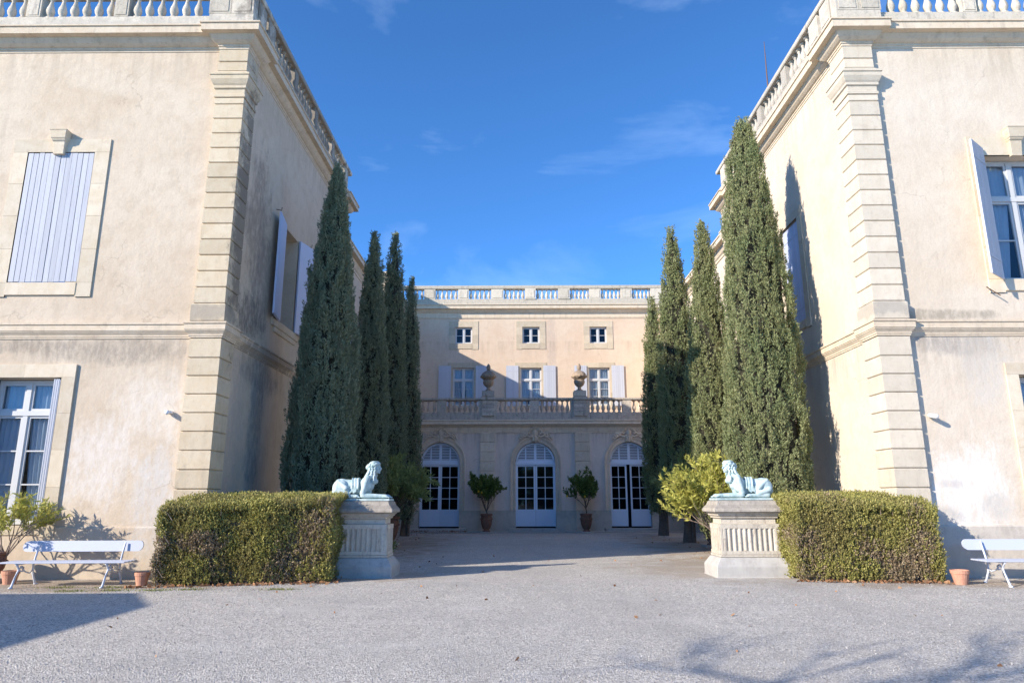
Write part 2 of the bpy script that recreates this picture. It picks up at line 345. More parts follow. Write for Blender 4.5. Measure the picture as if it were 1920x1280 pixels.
def gravelmat():
    t = NT('gravel')
    v = t.vor(60, out='Color'); s = t.n('ShaderNodeSeparateColor'); t.l(v, s.inputs[0])
    c = t.mix(t.ramp(s.outputs[0], .0, 1.), (.32, .29, .255), (.74, .685, .61))
    c = t.mix(t.math('MULTIPLY', t.ramp(t.noise(38, 6, .75), .5, .68), .6), c, (.24, .21, .18))
    c = t.mix(t.math('MULTIPLY', t.ramp(t.noise(.5, 7, .65), .4, .7), .35), c, (.36, .34, .32))
    c = t.mix(t.math('MULTIPLY', t.ramp(t.noise(2.6, 6, .7), .5, .7), .25), c, (.52, .50, .47))
    nn = t.noise(1.3, 8, .7)
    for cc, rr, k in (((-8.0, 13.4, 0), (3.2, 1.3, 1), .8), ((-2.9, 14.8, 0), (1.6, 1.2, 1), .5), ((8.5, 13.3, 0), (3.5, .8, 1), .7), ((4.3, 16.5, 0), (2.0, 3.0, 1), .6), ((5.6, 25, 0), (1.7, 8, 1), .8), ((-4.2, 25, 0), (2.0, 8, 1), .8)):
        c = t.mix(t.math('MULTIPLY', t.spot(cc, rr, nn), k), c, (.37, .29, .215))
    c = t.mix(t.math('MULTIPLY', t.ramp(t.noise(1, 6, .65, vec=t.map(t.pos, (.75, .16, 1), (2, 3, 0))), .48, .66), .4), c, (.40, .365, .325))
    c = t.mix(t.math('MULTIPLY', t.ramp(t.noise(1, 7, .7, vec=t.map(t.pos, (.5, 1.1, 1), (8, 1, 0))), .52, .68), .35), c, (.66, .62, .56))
    b = t.bump(t.noise(1.6, 5, .6), .5, .06); b = t.bump(t.noise(24, 6, .7), .45, .015, b); b = t.bump(t.vor(60), .9, .012, b)
    return t.out(c, .95, b, .1)
M['gravel'] = gravelmat()

# ------------------------------------------------------------------ ground
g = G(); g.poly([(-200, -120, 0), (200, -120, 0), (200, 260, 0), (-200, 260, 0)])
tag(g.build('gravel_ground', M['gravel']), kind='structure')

# ------------------------------------------------------------------ shared pieces
BAL = [(.085, 0), (.085, .05), (.05, .06), (.055, .09), (.085, .15), (.098, .22), (.085, .30), (.055, .39), (.04, .47), (.036, .51), (.055, .53), (.04, .55), (.06, .575), (.085, .58), (.085, .63)]
def baluster_mesh(mat, h=.63, r=1.):
    g = G(); g.lathe([(a*r, z*h/.63) for a, z in BAL], n=10)
    m = g.mesh('baluster'); m.materials.append(mat); m.polygons.foreach_set('use_smooth', [True]*len(m.polygons))
    return m

def boxmesh(name, wx, wy, h, mat, panel=0):
    g = G(); g.cbox(-wx/2, wx/2, -wy/2, wy/2, 0, h, .01)
    if panel:                                             # raised panel on the two long faces
        g.box(-wx/2+panel, wx/2-panel, -wy/2-.012, -wy/2+.02, panel, h-panel)
        g.box(-wx/2+panel, wx/2-panel, wy/2-.02, wy/2+.012, panel, h-panel)
    m = g.mesh(name); m.materials.append(mat); return m

def wavy(g, a0, a1, z0, z1, d, amp=.03, k=26, lean=0.):   # hanging curtain with folds
    n = 26; P = []
    for j in range(5):
        z = z1+(z0-z1)*j/4
        for i in range(n+1):
            t = i/n; sh = lean*(j/4)**1.5; a = a0+(a1-a0)*t*(1-abs(sh))+(sh*(a1-a0) if sh > 0 else 0)
            P.append((a, d+amp*sin(k*t+1.3*sin(3*t)+.4*j), z))
    b = g.v(P)
    for j in range(4):
        for i in range(n): q = b+j*(n+1)+i; g.F.append((q, q+1, q+n+2, q+n+1))

def window(T, root, a0, a1, z0, z1, zt=None, rows=1, d=.2, curt=(1, 1), mat=None, leaf=2, mc=None, room=True, toprow=1):
    """casement window in opening (a0..a1, z0..z1): frame part, panes and curtains below it"""
    mat = mat or M['frame']; g = G(T); f = .06; s = .05; W = []
    g.box(a0, a0+f, d, d+.07, z0, z1); g.box(a1-f, a1, d, d+.07, z0, z1); g.box(a0+f, a1-f, d, d+.07, z1-f, z1); g.box(a0+f, a1-f, d-.02, d+.07, z0, z0+f)
    b0, b1, y0, y1 = a0+f, a1-f, z0+f, z1-f
    bands = [(y0, y1, rows)]
    if zt:
        g.box(b0, b1, d-.03, d+.07, zt-.05, zt+.05); bands = [(y0, zt-.05, rows), (zt+.05, y1, toprow)]
    mid = (b0+b1)/2
    if leaf == 2: g.box(mid-.05, mid+.05, d-.02, d+.06, y0, y1 if not zt else zt-.05); leaves = [(b0, mid-.05), (mid+.05, b1)]
    else: leaves = [(b0, b1)]
    if zt and leaf == 2: g.box(mid-.05, mid+.05, d-.02, d+.06, zt+.05, y1)
    for (p, q, r) in bands:
        for (u, v) in leaves:
            g.box(u, u+s, d+.005, d+.055, p, q); g.box(v-s, v, d+.005, d+.055, p, q); g.box(u+s, v-s, d+.005, d+.055, p, p+s); g.box(u+s, v-s, d+.005, d+.055, q-s, q)
            h = (q-p-2*s)/r
            for k in range(r):
                if k: g.box(u+s, v-s, d+.01, d+.05, p+s+k*h-.014, p+s+k*h+.014)
                W.append((u+s, v-s, p+s+k*h+(.014 if k else 0), p+s+(k+1)*h-(.014 if k < r-1 else 0)))
    o = g.build('window', mat, root)
    for (u, v, p, q) in W:
        k = G(T); k.box(u, v, d+.028, d+.034, p, q); k.build('pane', M['glass'], o)
    for i, c in enumerate(curt):
        if c:
            k = G(T); wd = (a1-a0)/2
            ca, cb = (a0+.03, a0+.03+wd*.92) if i == 0 else (a1-.03-wd*.92, a1-.03)
            wavy(k, ca, cb, z0+.02, z1-.02, d+.11, .025, 30, (-.45 if i == 0 else .45)*c)
            k.build('curtain', (mc or M['curtain']) if not (mc and i == 0) else mc, o, smooth=True)
    if room:
        k = G(T); k.box(a0-.6, a1+.6, d+.08, d+2.6, z0-.5, z1+.3); kk = k.F; k.F = [f for i, f in enumerate(kk) if i != 2]
        # front of the dark room stays open at the window, closed round it
        for (u, v, p, q) in ((a0-.6, a0, z0-.5, z1+.3), (a1, a1+.6, z0-.5, z1+.3), (a0, a1, z0-.5, z0), (a0, a1, z1, z1+.3)):
            k.poly([(u, d+.08, p), (v, d+.08, p), (v, d+.08, q), (u, d+.08, q)])
        k.build('room_interior', M['room'], o)
    return o

def surround(T, root, a0, a1, z0, z1, wd, mat, d=-.03, sill=True, ztop=None, zb=None):
    """stone band round an opening, each stone an object"""
    zt = ztop or z1+wd; zb = zb if zb is not None else z0-wd; p = G(T); nb = 0
    base = G(T); base.box(a0-wd+.004, a0, d+.006, .02, zb, zt-.004); base.box(a1, a1+wd-.004, d+.006, .02, zb, zt-.004); base.box(a0, a1, d+.006, .02, z1, zt-.004); base.box(a0, a1, d+.006, .02, zb+.05, z0)
    o = base.build('window_surround', mat, root)
    def st(x0, x1, y0, y1):
        k = G(T); k.cbox(x0, x1, d, d+.04, y0, y1, .003); k.build('stone', mat, o)
    H = z1-z0; m = max(2, round(H/.75))
    st(a0-wd, (a0+a1)/2-.001, z1, zt); st((a0+a1)/2+.001, a1+wd, z1, zt)
    for s0, s1 in ((a0-wd, a0), (a1, a1+wd)):
        for k in range(m): st(s0, s1, z0+H*k/m+.002, z0+H*(k+1)/m-.002)
        st(s0, s1, zb, z0-.002)
    if sill: k = G(T); k.cbox(a0, a1, d-.012, d+.05, zb+.04, z0, .006); k.build('sill', mat, o)
    return o

def shutter(T, root, a0, a1, z0, z1, mat, d=-.09, n=6, old=False, hinges=True, label=None):
    """plank shutter lying at depth d (thickness .04); boards are objects"""
    g = G(T); h = z1-z0
    g.box(a0+.012, a1-.012, d+.024, d+.045, z0+.02, z1-.02)
    o = g.build('shutter', mat, root)
    if label: o['label'] = label
    w_ = (a1-a0)/n
    for i in range(n):
        k = G(T); dz = RND.uniform(0, .012) if old else 0; dd = RND.uniform(-.004, .004) if old else 0
        gp = .006 if not old else RND.uniform(.007, .012)
        k.cbox(a0+i*w_+gp, a0+(i+1)*w_-gp*.3, d+dd, d+.024, z0+dz, z1-dz, .004); k.build('board', mat, o)
    if hinges:
        for f in (.13, .87): k = G(T); k.box(a0+.015, a1-.07, d-.009, d-.001, z0+h*f-.02, z0+h*f+.02); k.build('hinge', mat, o)
    return o

# ------------------------------------------------------------------ the two wings
AX = .7
WALLP = [(17, 14.3), (7.57, 14.3), (7.57, 14.2), (6.9, 14.2), (6.9, 14.87), (7.0, 14.87), (7.0, 23.23), (6.9, 23.23), (6.9, 23.9), (7.0, 23.9)]
def make_wing(s, label, wallmat):
    U = lambda u, y, z: (AX+s*u, y, z)                    # mirrored plan coordinates
    QM = M['quoin'] if s < 0 else M['quoin_right']
    root = thing('mansion_wing', (AX+s*7.5, 14.3, 0), label, 'building')
    if s < 0:
        TF = lambda a, d, z: (a, 14.3+d, z); TS = lambda a, d, z: (AX-7.0-d, a, z)
    else:
        TF = lambda a, d, z: (a, 14.3+d, z); TS = lambda a, d, z: (AX+7.0+d, -a, z)
    cw = -10.25 if s < 0 else 11.2; hw = .76 if s < 0 else .71
    fa, fb = (AX-17, AX-7.0) if s < 0 else (AX+7.0, AX+17)
    lowc = -10.3 if s < 0 else 11.25; lh = .8
    up = (cw-hw, cw+hw, 6.1, 9.18 if s < 0 else 9.0); lo = (lowc-lh, lowc+lh, 1.02, 4.02)
    more = [(c-hw, c+hw, 6.1, 9.1) for c in (cw+s*4.2,)]
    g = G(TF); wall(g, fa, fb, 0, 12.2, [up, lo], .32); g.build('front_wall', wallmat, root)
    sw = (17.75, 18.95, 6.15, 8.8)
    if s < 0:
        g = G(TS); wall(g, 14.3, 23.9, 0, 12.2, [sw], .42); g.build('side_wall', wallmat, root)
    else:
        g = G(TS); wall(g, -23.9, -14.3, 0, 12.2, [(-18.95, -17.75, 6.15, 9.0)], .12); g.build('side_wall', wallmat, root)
    g = G(U); g.poly([(7.0, 23.9, 0), (17, 23.9, 0), (17, 23.9, 12.2), (7.0, 23.9, 12.2)]); g.build('rear_wall', wallmat, root)
    g = G(U); g.box(7.05, 17, 14.35, 23.85, 12.16, 12.22); g.build('roof', M['roof'], root)
    g = G(U); sweep(g, [(17, 14.3), (7.57, 14.3)], [(0, 0), (.03, 0), (.03, .97), (.012, 1.0), (0, 1.0)]); sweep(g, [(7.0, 14.87), (7.0, 23.23)], [(0, 0), (.03, 0), (.03, .97), (.012, 1.0), (0, 1.0)])
    g.build('base_course', M['plaster_base'] if s > 0 else wallmat, root)
    # pilaster cores and quoin blocks
    for (y0, y1) in ((14.2, 14.87), (23.23, 23.9)):
        g = G(U); g.box(6.935, 7.53, y0+.035 if y0 < 15 else y0, y1 if y0 < 15 else y1-.002, 0, 11.9); core = g.build('corner_pilaster', QM, root)
        def blk(z0, z1, pr=0., gap=.016, c=.014):
            h = z1-z0-gap; k = G(U)
            yy0 = y0-pr if y0 < 15 else y0; yy1 = y1+pr if y0 < 15 else y1
            k.cbox(6.9-pr, 7.57+pr, yy0, yy1, z0+gap/2, z1-gap/2, c); k.build('quoin', QM, core)
        Z = 4.85
        for h in [.43]+[.385]*11: blk(Z-h, Z); Z -= h
        blk(0, Z)
        Z = 5.6
        while Z < 10.2: blk(Z, Z+.3635); Z += .3635
        blk(5.19, 5.6, .03, .004, .03); blk(Z, 10.5, .0)
        blk(11.17, 11.42, .0); blk(11.42, 11.80, .0)
        k = G(U); p = [(7.62, y0), (6.9, y0), (6.9, y1)] if y0 < 15 else [(6.9, y0), (6.9, y1)]
        sweep(k, [(7.57, 14.3), (7.57, y0), (6.9, y0), (6.9, y1), (7.0, y1)] if y0 < 15 else [(7.0, y0), (6.9, y0), (6.9, y1), (7.0, y1)],
              [(-.02, 10.5), (.02, 10.5), (.02, 10.56), (.0, 10.58), (.0, 10.7), (.035, 10.72), (.035, 10.78), (.06, 10.82), (.10, 10.92), (.10, 11.02), (.12, 11.02), (.12, 11.07), (.05, 11.12), (0, 11.17), (-.02, 11.17)])
        k.build('capital', QM, core)
    g = G(U); sweep(g, WALLP+[(9, 23.9)], [(-.02, 4.85), (.02, 4.85), (.02, 4.88), (.035, 4.89), (.035, 4.92), (.07, 4.97), (.085, 4.985), (.085, 5.005), (.10, 5.01), (.10, 5.13), (.125, 5.14), (.125, 5.175), (.0, 5.21), (-.02, 5.21)])
    g.build('string_course', M['cornice'], root)
    g = G(U); sweep(g, WALLP+[(9, 23.9)], [(-.05, 11.74), (.015, 11.74), (.015, 11.79), (.035, 11.80), (.035, 11.84), (.08, 11.86), (.14, 11.91), (.19, 11.99), (.20, 12.02), (.33, 12.03), (.33, 12.20), (.36, 12.205), (.36, 12.24), (.05, 12.27), (-.05, 12.27)])
    g.build('cornice', M['cornice'], root)
    # roof balustrade
    BP = [(17, 14.28), (7.9, 14.28), (7.9, 14.2), (6.86, 14.2), (6.86, 23.9), (9, 23.9)]
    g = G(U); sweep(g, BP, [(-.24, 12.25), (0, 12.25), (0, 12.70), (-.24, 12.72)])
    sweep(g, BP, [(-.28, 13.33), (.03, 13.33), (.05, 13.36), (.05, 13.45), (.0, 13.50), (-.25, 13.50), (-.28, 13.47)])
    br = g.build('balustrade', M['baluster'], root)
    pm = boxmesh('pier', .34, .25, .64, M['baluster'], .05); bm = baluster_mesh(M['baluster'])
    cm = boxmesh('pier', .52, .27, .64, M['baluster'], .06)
    for u in (7.13, 7.66): inst('pier', cm, br, U(u, 14.33, 12.7))
    for u in (10.05, 12.15, 14.25): inst('pier', pm, br, U(u, 14.4, 12.7))
    u = 8.12
    for e in (9.88, 11.98, 14.08):
        nb = 6
        for i in range(nb): inst('baluster', bm, br, U(u+(e-u)*(i+.5)/nb, 14.4, 12.705))
        u = e+.34
    ys = [14.75, 15.4]+[17.4, 19.4, 21.4, 23.3]
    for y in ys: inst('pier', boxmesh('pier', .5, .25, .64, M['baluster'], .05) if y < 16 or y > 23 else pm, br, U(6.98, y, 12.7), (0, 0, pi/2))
    for a, b in ((15.65, 17.2), (17.6, 19.2), (19.6, 21.2), (21.6, 23.05)):
        for i in range(6): inst('baluster', bm, br, U(6.98, a+(b-a)*(i+.5)/6, 12.705))
    return root, TF, TS, up, lo, sw

# left wing
rl, TF, TS, up, lo, sw = make_wing(-1, 'left wing of the mansion, cream plaster with stone corner quoins and a closed upper shutter', M['plaster_left'])
surround(TF, rl, *up, .33, M['surround'], ztop=9.5, zb=5.78)
shutter(TF, rl, up[0]+.01, up[1]-.01, up[2]+.01, up[3]-.01, M['shutter_old'], -.022, 12, True, False, 'weathered white shutter boards closing the upper window')
def keystone(T, root, c, z0, z1, wd):
    g = G(T); h = (z1-z0)
    zz = z0+h*.58
    P = [(z0-.04, .115, .06), (zz-.05, .135, .09), (zz-.03, .15, .12), (zz, .155, .13), (zz+.02, wd/2-.02, .15), (z1-.03, wd/2, .17), (z1, wd/2+.015, .19)]
    b = g.v([(c+q*x, y, z) for (z, x, p) in P for (q, y) in ((-1, -.03-p), (1, -.03-p), (1, .0), (-1, .0))])
    for k in range(len(P)-1):
        for i in range(4): j = (i+1) % 4; g.F.append((b+k*4+i, b+k*4+j, b+(k+1)*4+j, b+(k+1)*4+i))
    g.F.append((b, b+1, b+2, b+3)); e = b+(len(P)-1)*4; g.F.append((e, e+1, e+2, e+3))
    bevel(g.build('keystone', M['surround'], root), .008)
keystone(TF, rl, -10.28, 9.15, 9.66, .38)
surround(TF, rl, *lo, .28, M['surround'], d=-.045, zb=.8)
window(TF, rl, lo[0]+.12, lo[1]-.17, lo[2]+.02, lo[3]-.02, 3.3, 3, .24, (.4, .7), mc=None)
# open shutter on the left wing's lower window: folded back into the room side reveal, standing out from the wall
def standing_shutter(T, root, a, z0, z1, mat, wd=.72, ang=80, n=5, side=1, d0=-.02, label=None):
    c, s_ = cos(radians(ang)), sin(radians(ang))
    T2 = lambda p, q, z: T(a+side*(p*c+q*s_), d0-(p*s_-q*c), z)
    return shutter(T2, root, 0, wd, z0, z1, mat, -.02, n, label=label)
for a, e, o in ((lo[1]-.05, 1, 0), (lo[1]-.105, 1, .02), (lo[1]-.16, 1, .03), (lo[0]+.05, -1, 0), (lo[0]+.105, -1, .02)):
    TR = lambda p, q, z, a=a, e=e, o=o: TF(a+e*(q+.045)*.9, p+o, z)
    shutter(TR, rl, -.06, .2, 1.03, 3.99, M['shutter'], -.045, 3)
# side window of the left wing
window(TS, rl, sw[0], sw[1], sw[2], sw[3], 8.0, 2, .36, (0, 0))
g = G(TS)
g.cbox(17.25, 19.4, -.05, .05, 5.92, 6.12, .01); g.cbox(17.45, 19.2, -.035, .05, 5.78, 5.92, .01); g.build('sill', M['surround'], rl)
def hinged(T, root, a, z0, z1, wd, side, ang, mat, n=5):
    c, s_ = cos(radians(ang)), sin(radians(ang))
    T2 = lambda p, q, z: T(a+side*(p*c-q*s_), -(p*s_)+(-q*c if q < 0 else -q*c)-.03, z)
    return shutter(T2, root, 0, wd, z0, z1, mat, .0, n)
hinged(TS, rl, sw[0]-.02, 6.1, 8.85, .92, -1, 9, M['shutter_blue'])
hinged(TS, rl, sw[1]+.02, 6.1, 8.85, .78, 1, 14, M['shutter_blue'])
g = G(TS)
for a in (16.95, 19.7): g.tube([(a, -.03, 8.95), (a+.03, -.16, 8.93), (a+.05, -.16, 9.02)], .012, 5)
g.build('shutter_hook', M['rust'], rl)

# right wing
rr, TF2, TS2, up2, lo2, sw2 = make_wing(1, 'right wing of the mansion, bright cream plaster with quoins and a half open upper shutter', M['plaster_right'])
surround(TF2, rr, *up2, .33, M['surround'], ztop=9.45, zb=5.8)
window(TF2, rr, up2[0]+.01, up2[1]-.01, up2[2]+.01, up2[3]-.01, 8.05, 2, .26, (.85, .6))
keystone(TF2, rr, 11.2, 9.0, 9.62, .38)
standing_shutter(TF2, rr, up2[0]-.02, 6.08, 9.15, M['shutter'], .72, 39, 6, -1, -.05, 'white board shutter standing open beside the upper window')
surround(TF2, rr, *lo2, .25, M['surround'], d=-.045, zb=.8)
window(TF2, rr, lo2[0]+.02, lo2[1]-.02, lo2[2]+.02, lo2[3]-.02, 3.3, 3, .24, (.5, .5))
shutter(TS2, rr, -18.93, -17.77, 6.17, 8.98, M['shutter_blue'], .04, 9)
surround(TS2, rr, -18.95, -17.75, 6.15, 9.0, .26, M['surround'], zb=5.9)
g = G(TF2); g.tube([(10.12, -.02, 5.92), (10.0, -.16, 5.88), (10.1, -.12, 5.84), (10.28, -.14, 5.7)], .012, 5); g.build('shutter_stay', M['rust'], rr)

# wall cameras and conduit
for x, z, s in ((-7.15, 3.28, 'left wing beside the corner quoins'), (8.53, 3.16, 'right wing beside the corner quoins')):
    t = thing('security_camera', (x, 14.3, z), 'small white wall camera on the '+s, 'camera')
    g = G(); g.lathe([(.03, 0), (.06, .01), (.06, .05), (.03, .06)], (x, 14.25, z-.03), 10); g.box(x-.03, x+.03, 14.2, 14.302, z-.03, z+.03); g.build('mount', M['camera_white'], t)
    g = G(); g.cap((x-.05, 14.22, z+.01), (x+.01, 14.12, z-.02), .045, .05, 10); g.build('camera_body', M['camera_white'], t, smooth=True)

# connecting ranges behind the wings
for s, x, lab, mt in ((-1, -7.85, 'set back side range joining the left wing to the main house', 'plaster_left'), (1, 9.5, 'set back side range joining the right wing to the main house', 'plaster_right')):
    t = thing('side_range', (x, 24, 0), lab, 'building')
    e = x+s*7
    g = G(); g.box(min(x, e), max(x, e), 23.9, 46, 0, 12.7); g.build('range_wall', M[mt], t)
    g = G(); T = lambda u, y, z, x=x, s=s: (x+s*u, y, z); g.T = T
    sweep(g, [(0, 23.95), (0, 44.98)], [(0, 12.3), (.04, 12.3), (.04, 12.4), (.1, 12.45), (.18, 12.6), (.2, 12.68), (.42, 12.7), (.42, 12.9), (.46, 12.9), (.46, 12.97), (-3.5, 13.6), (-3.5, 12.3)])
    g.build('eaves_cornice', M['cornice'], t)
    for i in range(3):
        g = G(T); y = 26.5+i*5; g.cbox(-.03, .02, y, y+1.4, 6.3, 9, .01); g.build('window_shutter', M['shutter_blue'], t)

t = thing('stair_attic', (-8.6, 43.7, 12.7), 'square attic block rising behind the farthest left cypress', 'attic')
g = G(); g.box(-11.5, -7.95, 42.4, 44.6, 12.6, 15.6); g.build('attic_wall', M['plaster_left'], t)
g = G(); g.box(-11.6, -7.85, 42.3, 44.7, 15.6, 15.8); g.build('attic_cornice', M['cornice'], t)
# ------------------------------------------------------------------ main house upper facade (Y = 45)
YH = 45.
T0 = lambda a, d, z: (a, YH+d, z)
mh = thing('main_house', (1, YH, 0), 'three storey main house at the back of the court with roof balustrade and white shutters', 'building')
small = [(c-.575, c+.575, 11.65, 12.77) for c in (-3.46, 1.03, 5.51)]
large = [(c-.70, c+.70, 7.5, 10.0) for c in (-3.44, 1.0, 5.49)]
g = G(T0); wall(g, -8.2, 10.4, 5.4, 14.0, small+large, .25); g.build('front_wall', M['plaster_main'], mh)
g = G(T0); g.box(-8.2, 10.4, .3, 9, 0, 14.2); g.F = [f for i, f in enumerate(g.F) if i != 2]; g.build('roof_and_sides', M['roof'], mh)
for h in small:
    surround(T0, mh, *h, .40, M['surround_main'], ztop=13.17, zb=11.24)
    window(T0, mh, *h, None, 2, .16, (0, 0))
for i, h in enumerate(large):
    surround(T0, mh, *h, .34, M['surround_main'], ztop=10.34, zb=7.3, sill=False)
    window(T0, mh, *h, 9.2, 3, .16, (.6, .6))
    shutter(T0, mh, h[0]-.93, h[0]-.12, 7.45, 10.13, M['shutter'], -.09, 6)
    shutter(T0, mh, h[1]+.12, h[1]+.93, 7.45, 10.13, M['shutter'], -.09, 6)
g = G(T0); U0 = lambda a, y, z: (a, y, z)
def straight(root, x0, x1, y, prof, name, mat):
    g = G(); sweep(g, [(x1, y), (x0, y)], prof); return g.build(name, mat, root)
straight(mh, -8.2, 10.4, YH, [(0, 13.36), (.04, 13.36), (.04, 13.40), (.06, 13.42), (.06, 13.72), (.1, 13.74), (.2, 13.85), (.26, 13.93), (.45, 13.95), (.45, 14.17), (.52, 14.18), (.52, 14.24), (0, 14.3)], 'cornice', M['cornice'])
g = G(); sweep(g, [(10.4, YH-.15), (-8.1, YH-.15)], [(-.35, 14.25), (0, 14.25), (0, 14.68), (-.35, 14.68)])
sweep(g, [(10.4, YH-.15), (-8.1, YH-.15)], [(-.36, 15.38), (.03, 15.38), (.06, 15.43), (.06, 15.53), (.02, 15.56), (.02, 15.62), (-.36, 15.66)])
br = g.build('balustrade', M['baluster'], mh)
bm = baluster_mesh(M['baluster'], .72, 1.12)
edges = [-7.75, -6.15, -5.4, -3.87, -3.15, -1.64, -.81, .64, 1.36, 2.87, 3.66, 4.96, 5.75, 7.08, 7.84, 9.1]
for i in range(0, len(edges)-1):
    a, b = edges[i], edges[i+1]
    if i % 2 == 1:
        k = G(); pr = .05 if i in (7, 9) else 0
        k.box(a, b, YH-.16-pr, YH+.2, 14.66, 15.40); k.box(a+.09, b-.09, YH-.185-pr, YH-.1, 14.76, 15.28); k.build('pier', M['baluster'], br)
    else:
        for q in range(5): inst('baluster', bm, br, (a+(b-a)*(q+.5)/5, YH+.02, 14.67))
k = G(); k.box(9.1, 10.3, YH-.18, YH+.2, 14.66, 15.40); k.build('pier', M['baluster'], br)
k = G(); k.box(-8.15, -7.75, YH-.2, YH+.2, 14.66, 16.0); k.box(-8.2, -7.7, YH-.25, YH+.25, 16.0, 16.15); k.build('pier', M['surround_main'], br)

# ------------------------------------------------------------------ arcade with terrace (Y = 35)
YA = 35.
TA = lambda a, d, z: (a, YA+d, z)
ar = thing('arcade_front', (1, YA, 0), 'ground floor arcade with three arched doors under a dark stone balustraded terrace', 'building')
DC = (-3.78, .97, 5.65); R_ = .99; ZS = 3.34
def arc_pts(cx, r, zs, n=24): return [(cx-r*cos(pi*i/n), zs+r*sin(pi*i/n)) for i in range(n+1)]
g = G(TA); zt = 4.8; x = -7.8
for cx in DC:
    g.poly([(x, 0, 1), (cx-R_, 0, 1), (cx-R_, 0, zt), (x, 0, zt)])
    P = arc_pts(cx, R_, ZS)
    for p, q in zip(P, P[1:]): g.poly([(p[0], 0, p[1]), (q[0], 0, q[1]), (q[0], 0, zt), (p[0], 0, zt)]); g.poly([(p[0], 0, p[1]), (q[0], 0, q[1]), (q[0], .35, q[1]), (p[0], .35, p[1])])
    for e in (-R_, R_): g.poly([(cx+e, 0, .2), (cx+e, .35, .2), (cx+e, .35, ZS), (cx+e, 0, ZS)])
    x = cx+R_
g.poly([(x, 0, 1), (9.45, 0, 1), (9.45, 0, zt), (x, 0, zt)])
g.build('front_wall', M['plaster_arcade'], ar)
x = -7.8
for cx in DC+(None,):
    e = cx-R_ if cx else 9.45
    g = G(TA); g.box(x, e, -.04, .3, 0, 1.0); x = (cx or 0)+R_; g.build('plinth', M['plaster_base'], ar)
g = G(TA); g.box(-7.8, 9.45, .36, 9.9, 5.35, 5.45); g.box(-7.8, 9.45, 3.4, 3.5, 0, 5.3); g.build('terrace_slab', M['roof'], ar)
# pilasters of separate blocks
for px in (-1.415, 3.31, 7.95, -6.2):
    g = G(TA); g.box(px-.34, px+.34, -.075, .0, 1.0, 4.79); co = g.build('pilaster', M['arcade_stone'], ar)
    for k in range(8): kk = G(TA); z = 1.0+k*.474; kk.cbox(px-.365, px+.365, -.11, -.0, z+.008, z+.466, .012); kk.build('stone_block', M['arcade_stone'], co)
    g = G(TA); g.box(px-.38, px+.38, -.1, -.04, .0, 1.0); g.build('pilaster_base', M['plaster_base'], ar)
def arch_band(cx):
    g = G(TA); prof = [(0, .02), (0, -.05), (.07, -.06), (.075, -.035), (.15, -.035), (.155, -.07), (.21, -.085), (.225, -.10), (.27, -.10), (.27, .0)]
    path = [(-1, 0, 1.0)]+[(-cos(pi*i/28), sin(pi*i/28), ZS) for i in range(29)]+[(1, 0, 1.0)]
    m = len(prof); b = g.v([(cx+nx*(R_+o), d, z+nz*(R_+o)) for nx, nz, z in path for o, d in prof])
    for i in range(len(path)-1):
        for k in range(m-1): g.F.append((b+i*m+k, b+(i+1)*m+k, b+(i+1)*m+k+1, b+i*m+k+1))
    g.build('arch_surround', M['arcade_stone'], ar)
for cx in DC: arch_band(cx)
straight(ar, -7.8, 9.45, YA, [(0, 4.79), (.05, 4.79), (.05, 4.84), (.07, 4.86), (.07, 5.06), (.12, 5.08), (.22, 5.17), (.40, 5.19), (.40, 5.33), (.45, 5.35), (.45, 5.41), (0, 5.44)], 'cornice', M['arcade_stone'])
# carved cartouche over each arch
def cartouche():
    g = G()
    g.ball((0, 0, .33), (.15, .07, .19), 14, 9); g.ball((0, -.06, .33), (.10, .05, .13), 12, 8)
    for k in range(9): a = pi*(.05+.9*k/8); g.cap((.12*cos(a), -.03, .50+.03*sin(a)), (.21*cos(a), -.05, .50+.14*sin(a)), .02, .035, 8)
    for s in (-1, 1):
        def C(pts, r0, r1):
            for i in range(len(pts)-1):
                t0 = i/(len(pts)-1); t1 = (i+1)/(len(pts)-1)
                a, b = pts[i], pts[i+1]; g.cap((s*a[0], -.04, a[1]), (s*b[0], -.04, b[1]), r0+(r1-r0)*t0, r0+(r1-r0)*t1, 8)
        C([(.16, .5), (.28, .46), (.33, .36), (.27, .28), (.22, .33)], .045, .03)
        C([(.14, .2), (.26, .14), (.42, .2), (.5, .3), (.6, .28), (.63, .2), (.57, .16)], .05, .028)
        C([(.34, .33), (.48, .38), (.62, .36), (.72, .25), (.8, .12), (.86, .02)], .035, .022)
        C([(.5, .18), (.62, .1), (.72, .02), (.78, -.08)], .04, .02)
        C([(.12, .12), (.1, .0), (.16, -.05)], .05, .03)
        for k in range(5): g.ball((s*(.42+.09*k), -.05, .3-.055*k+.03*(k % 2)), (.055, .03, .045), 8, 6)
    g.cap((0, -.05, .14), (0, -.03, -.08), .07, .05)
    m = g.mesh('cartouche'); m.materials.append(M['arcade_stone']); return m
cme = cartouche()
for cx in DC:
    o = inst('cartouche', cme, ar, (cx, YA-.08, ZS+R_+.1)); r = o.modifiers.new('r', 'REMESH'); r.mode = 'VOXEL'; r.voxel_size = .016; r.use_smooth_shade = True
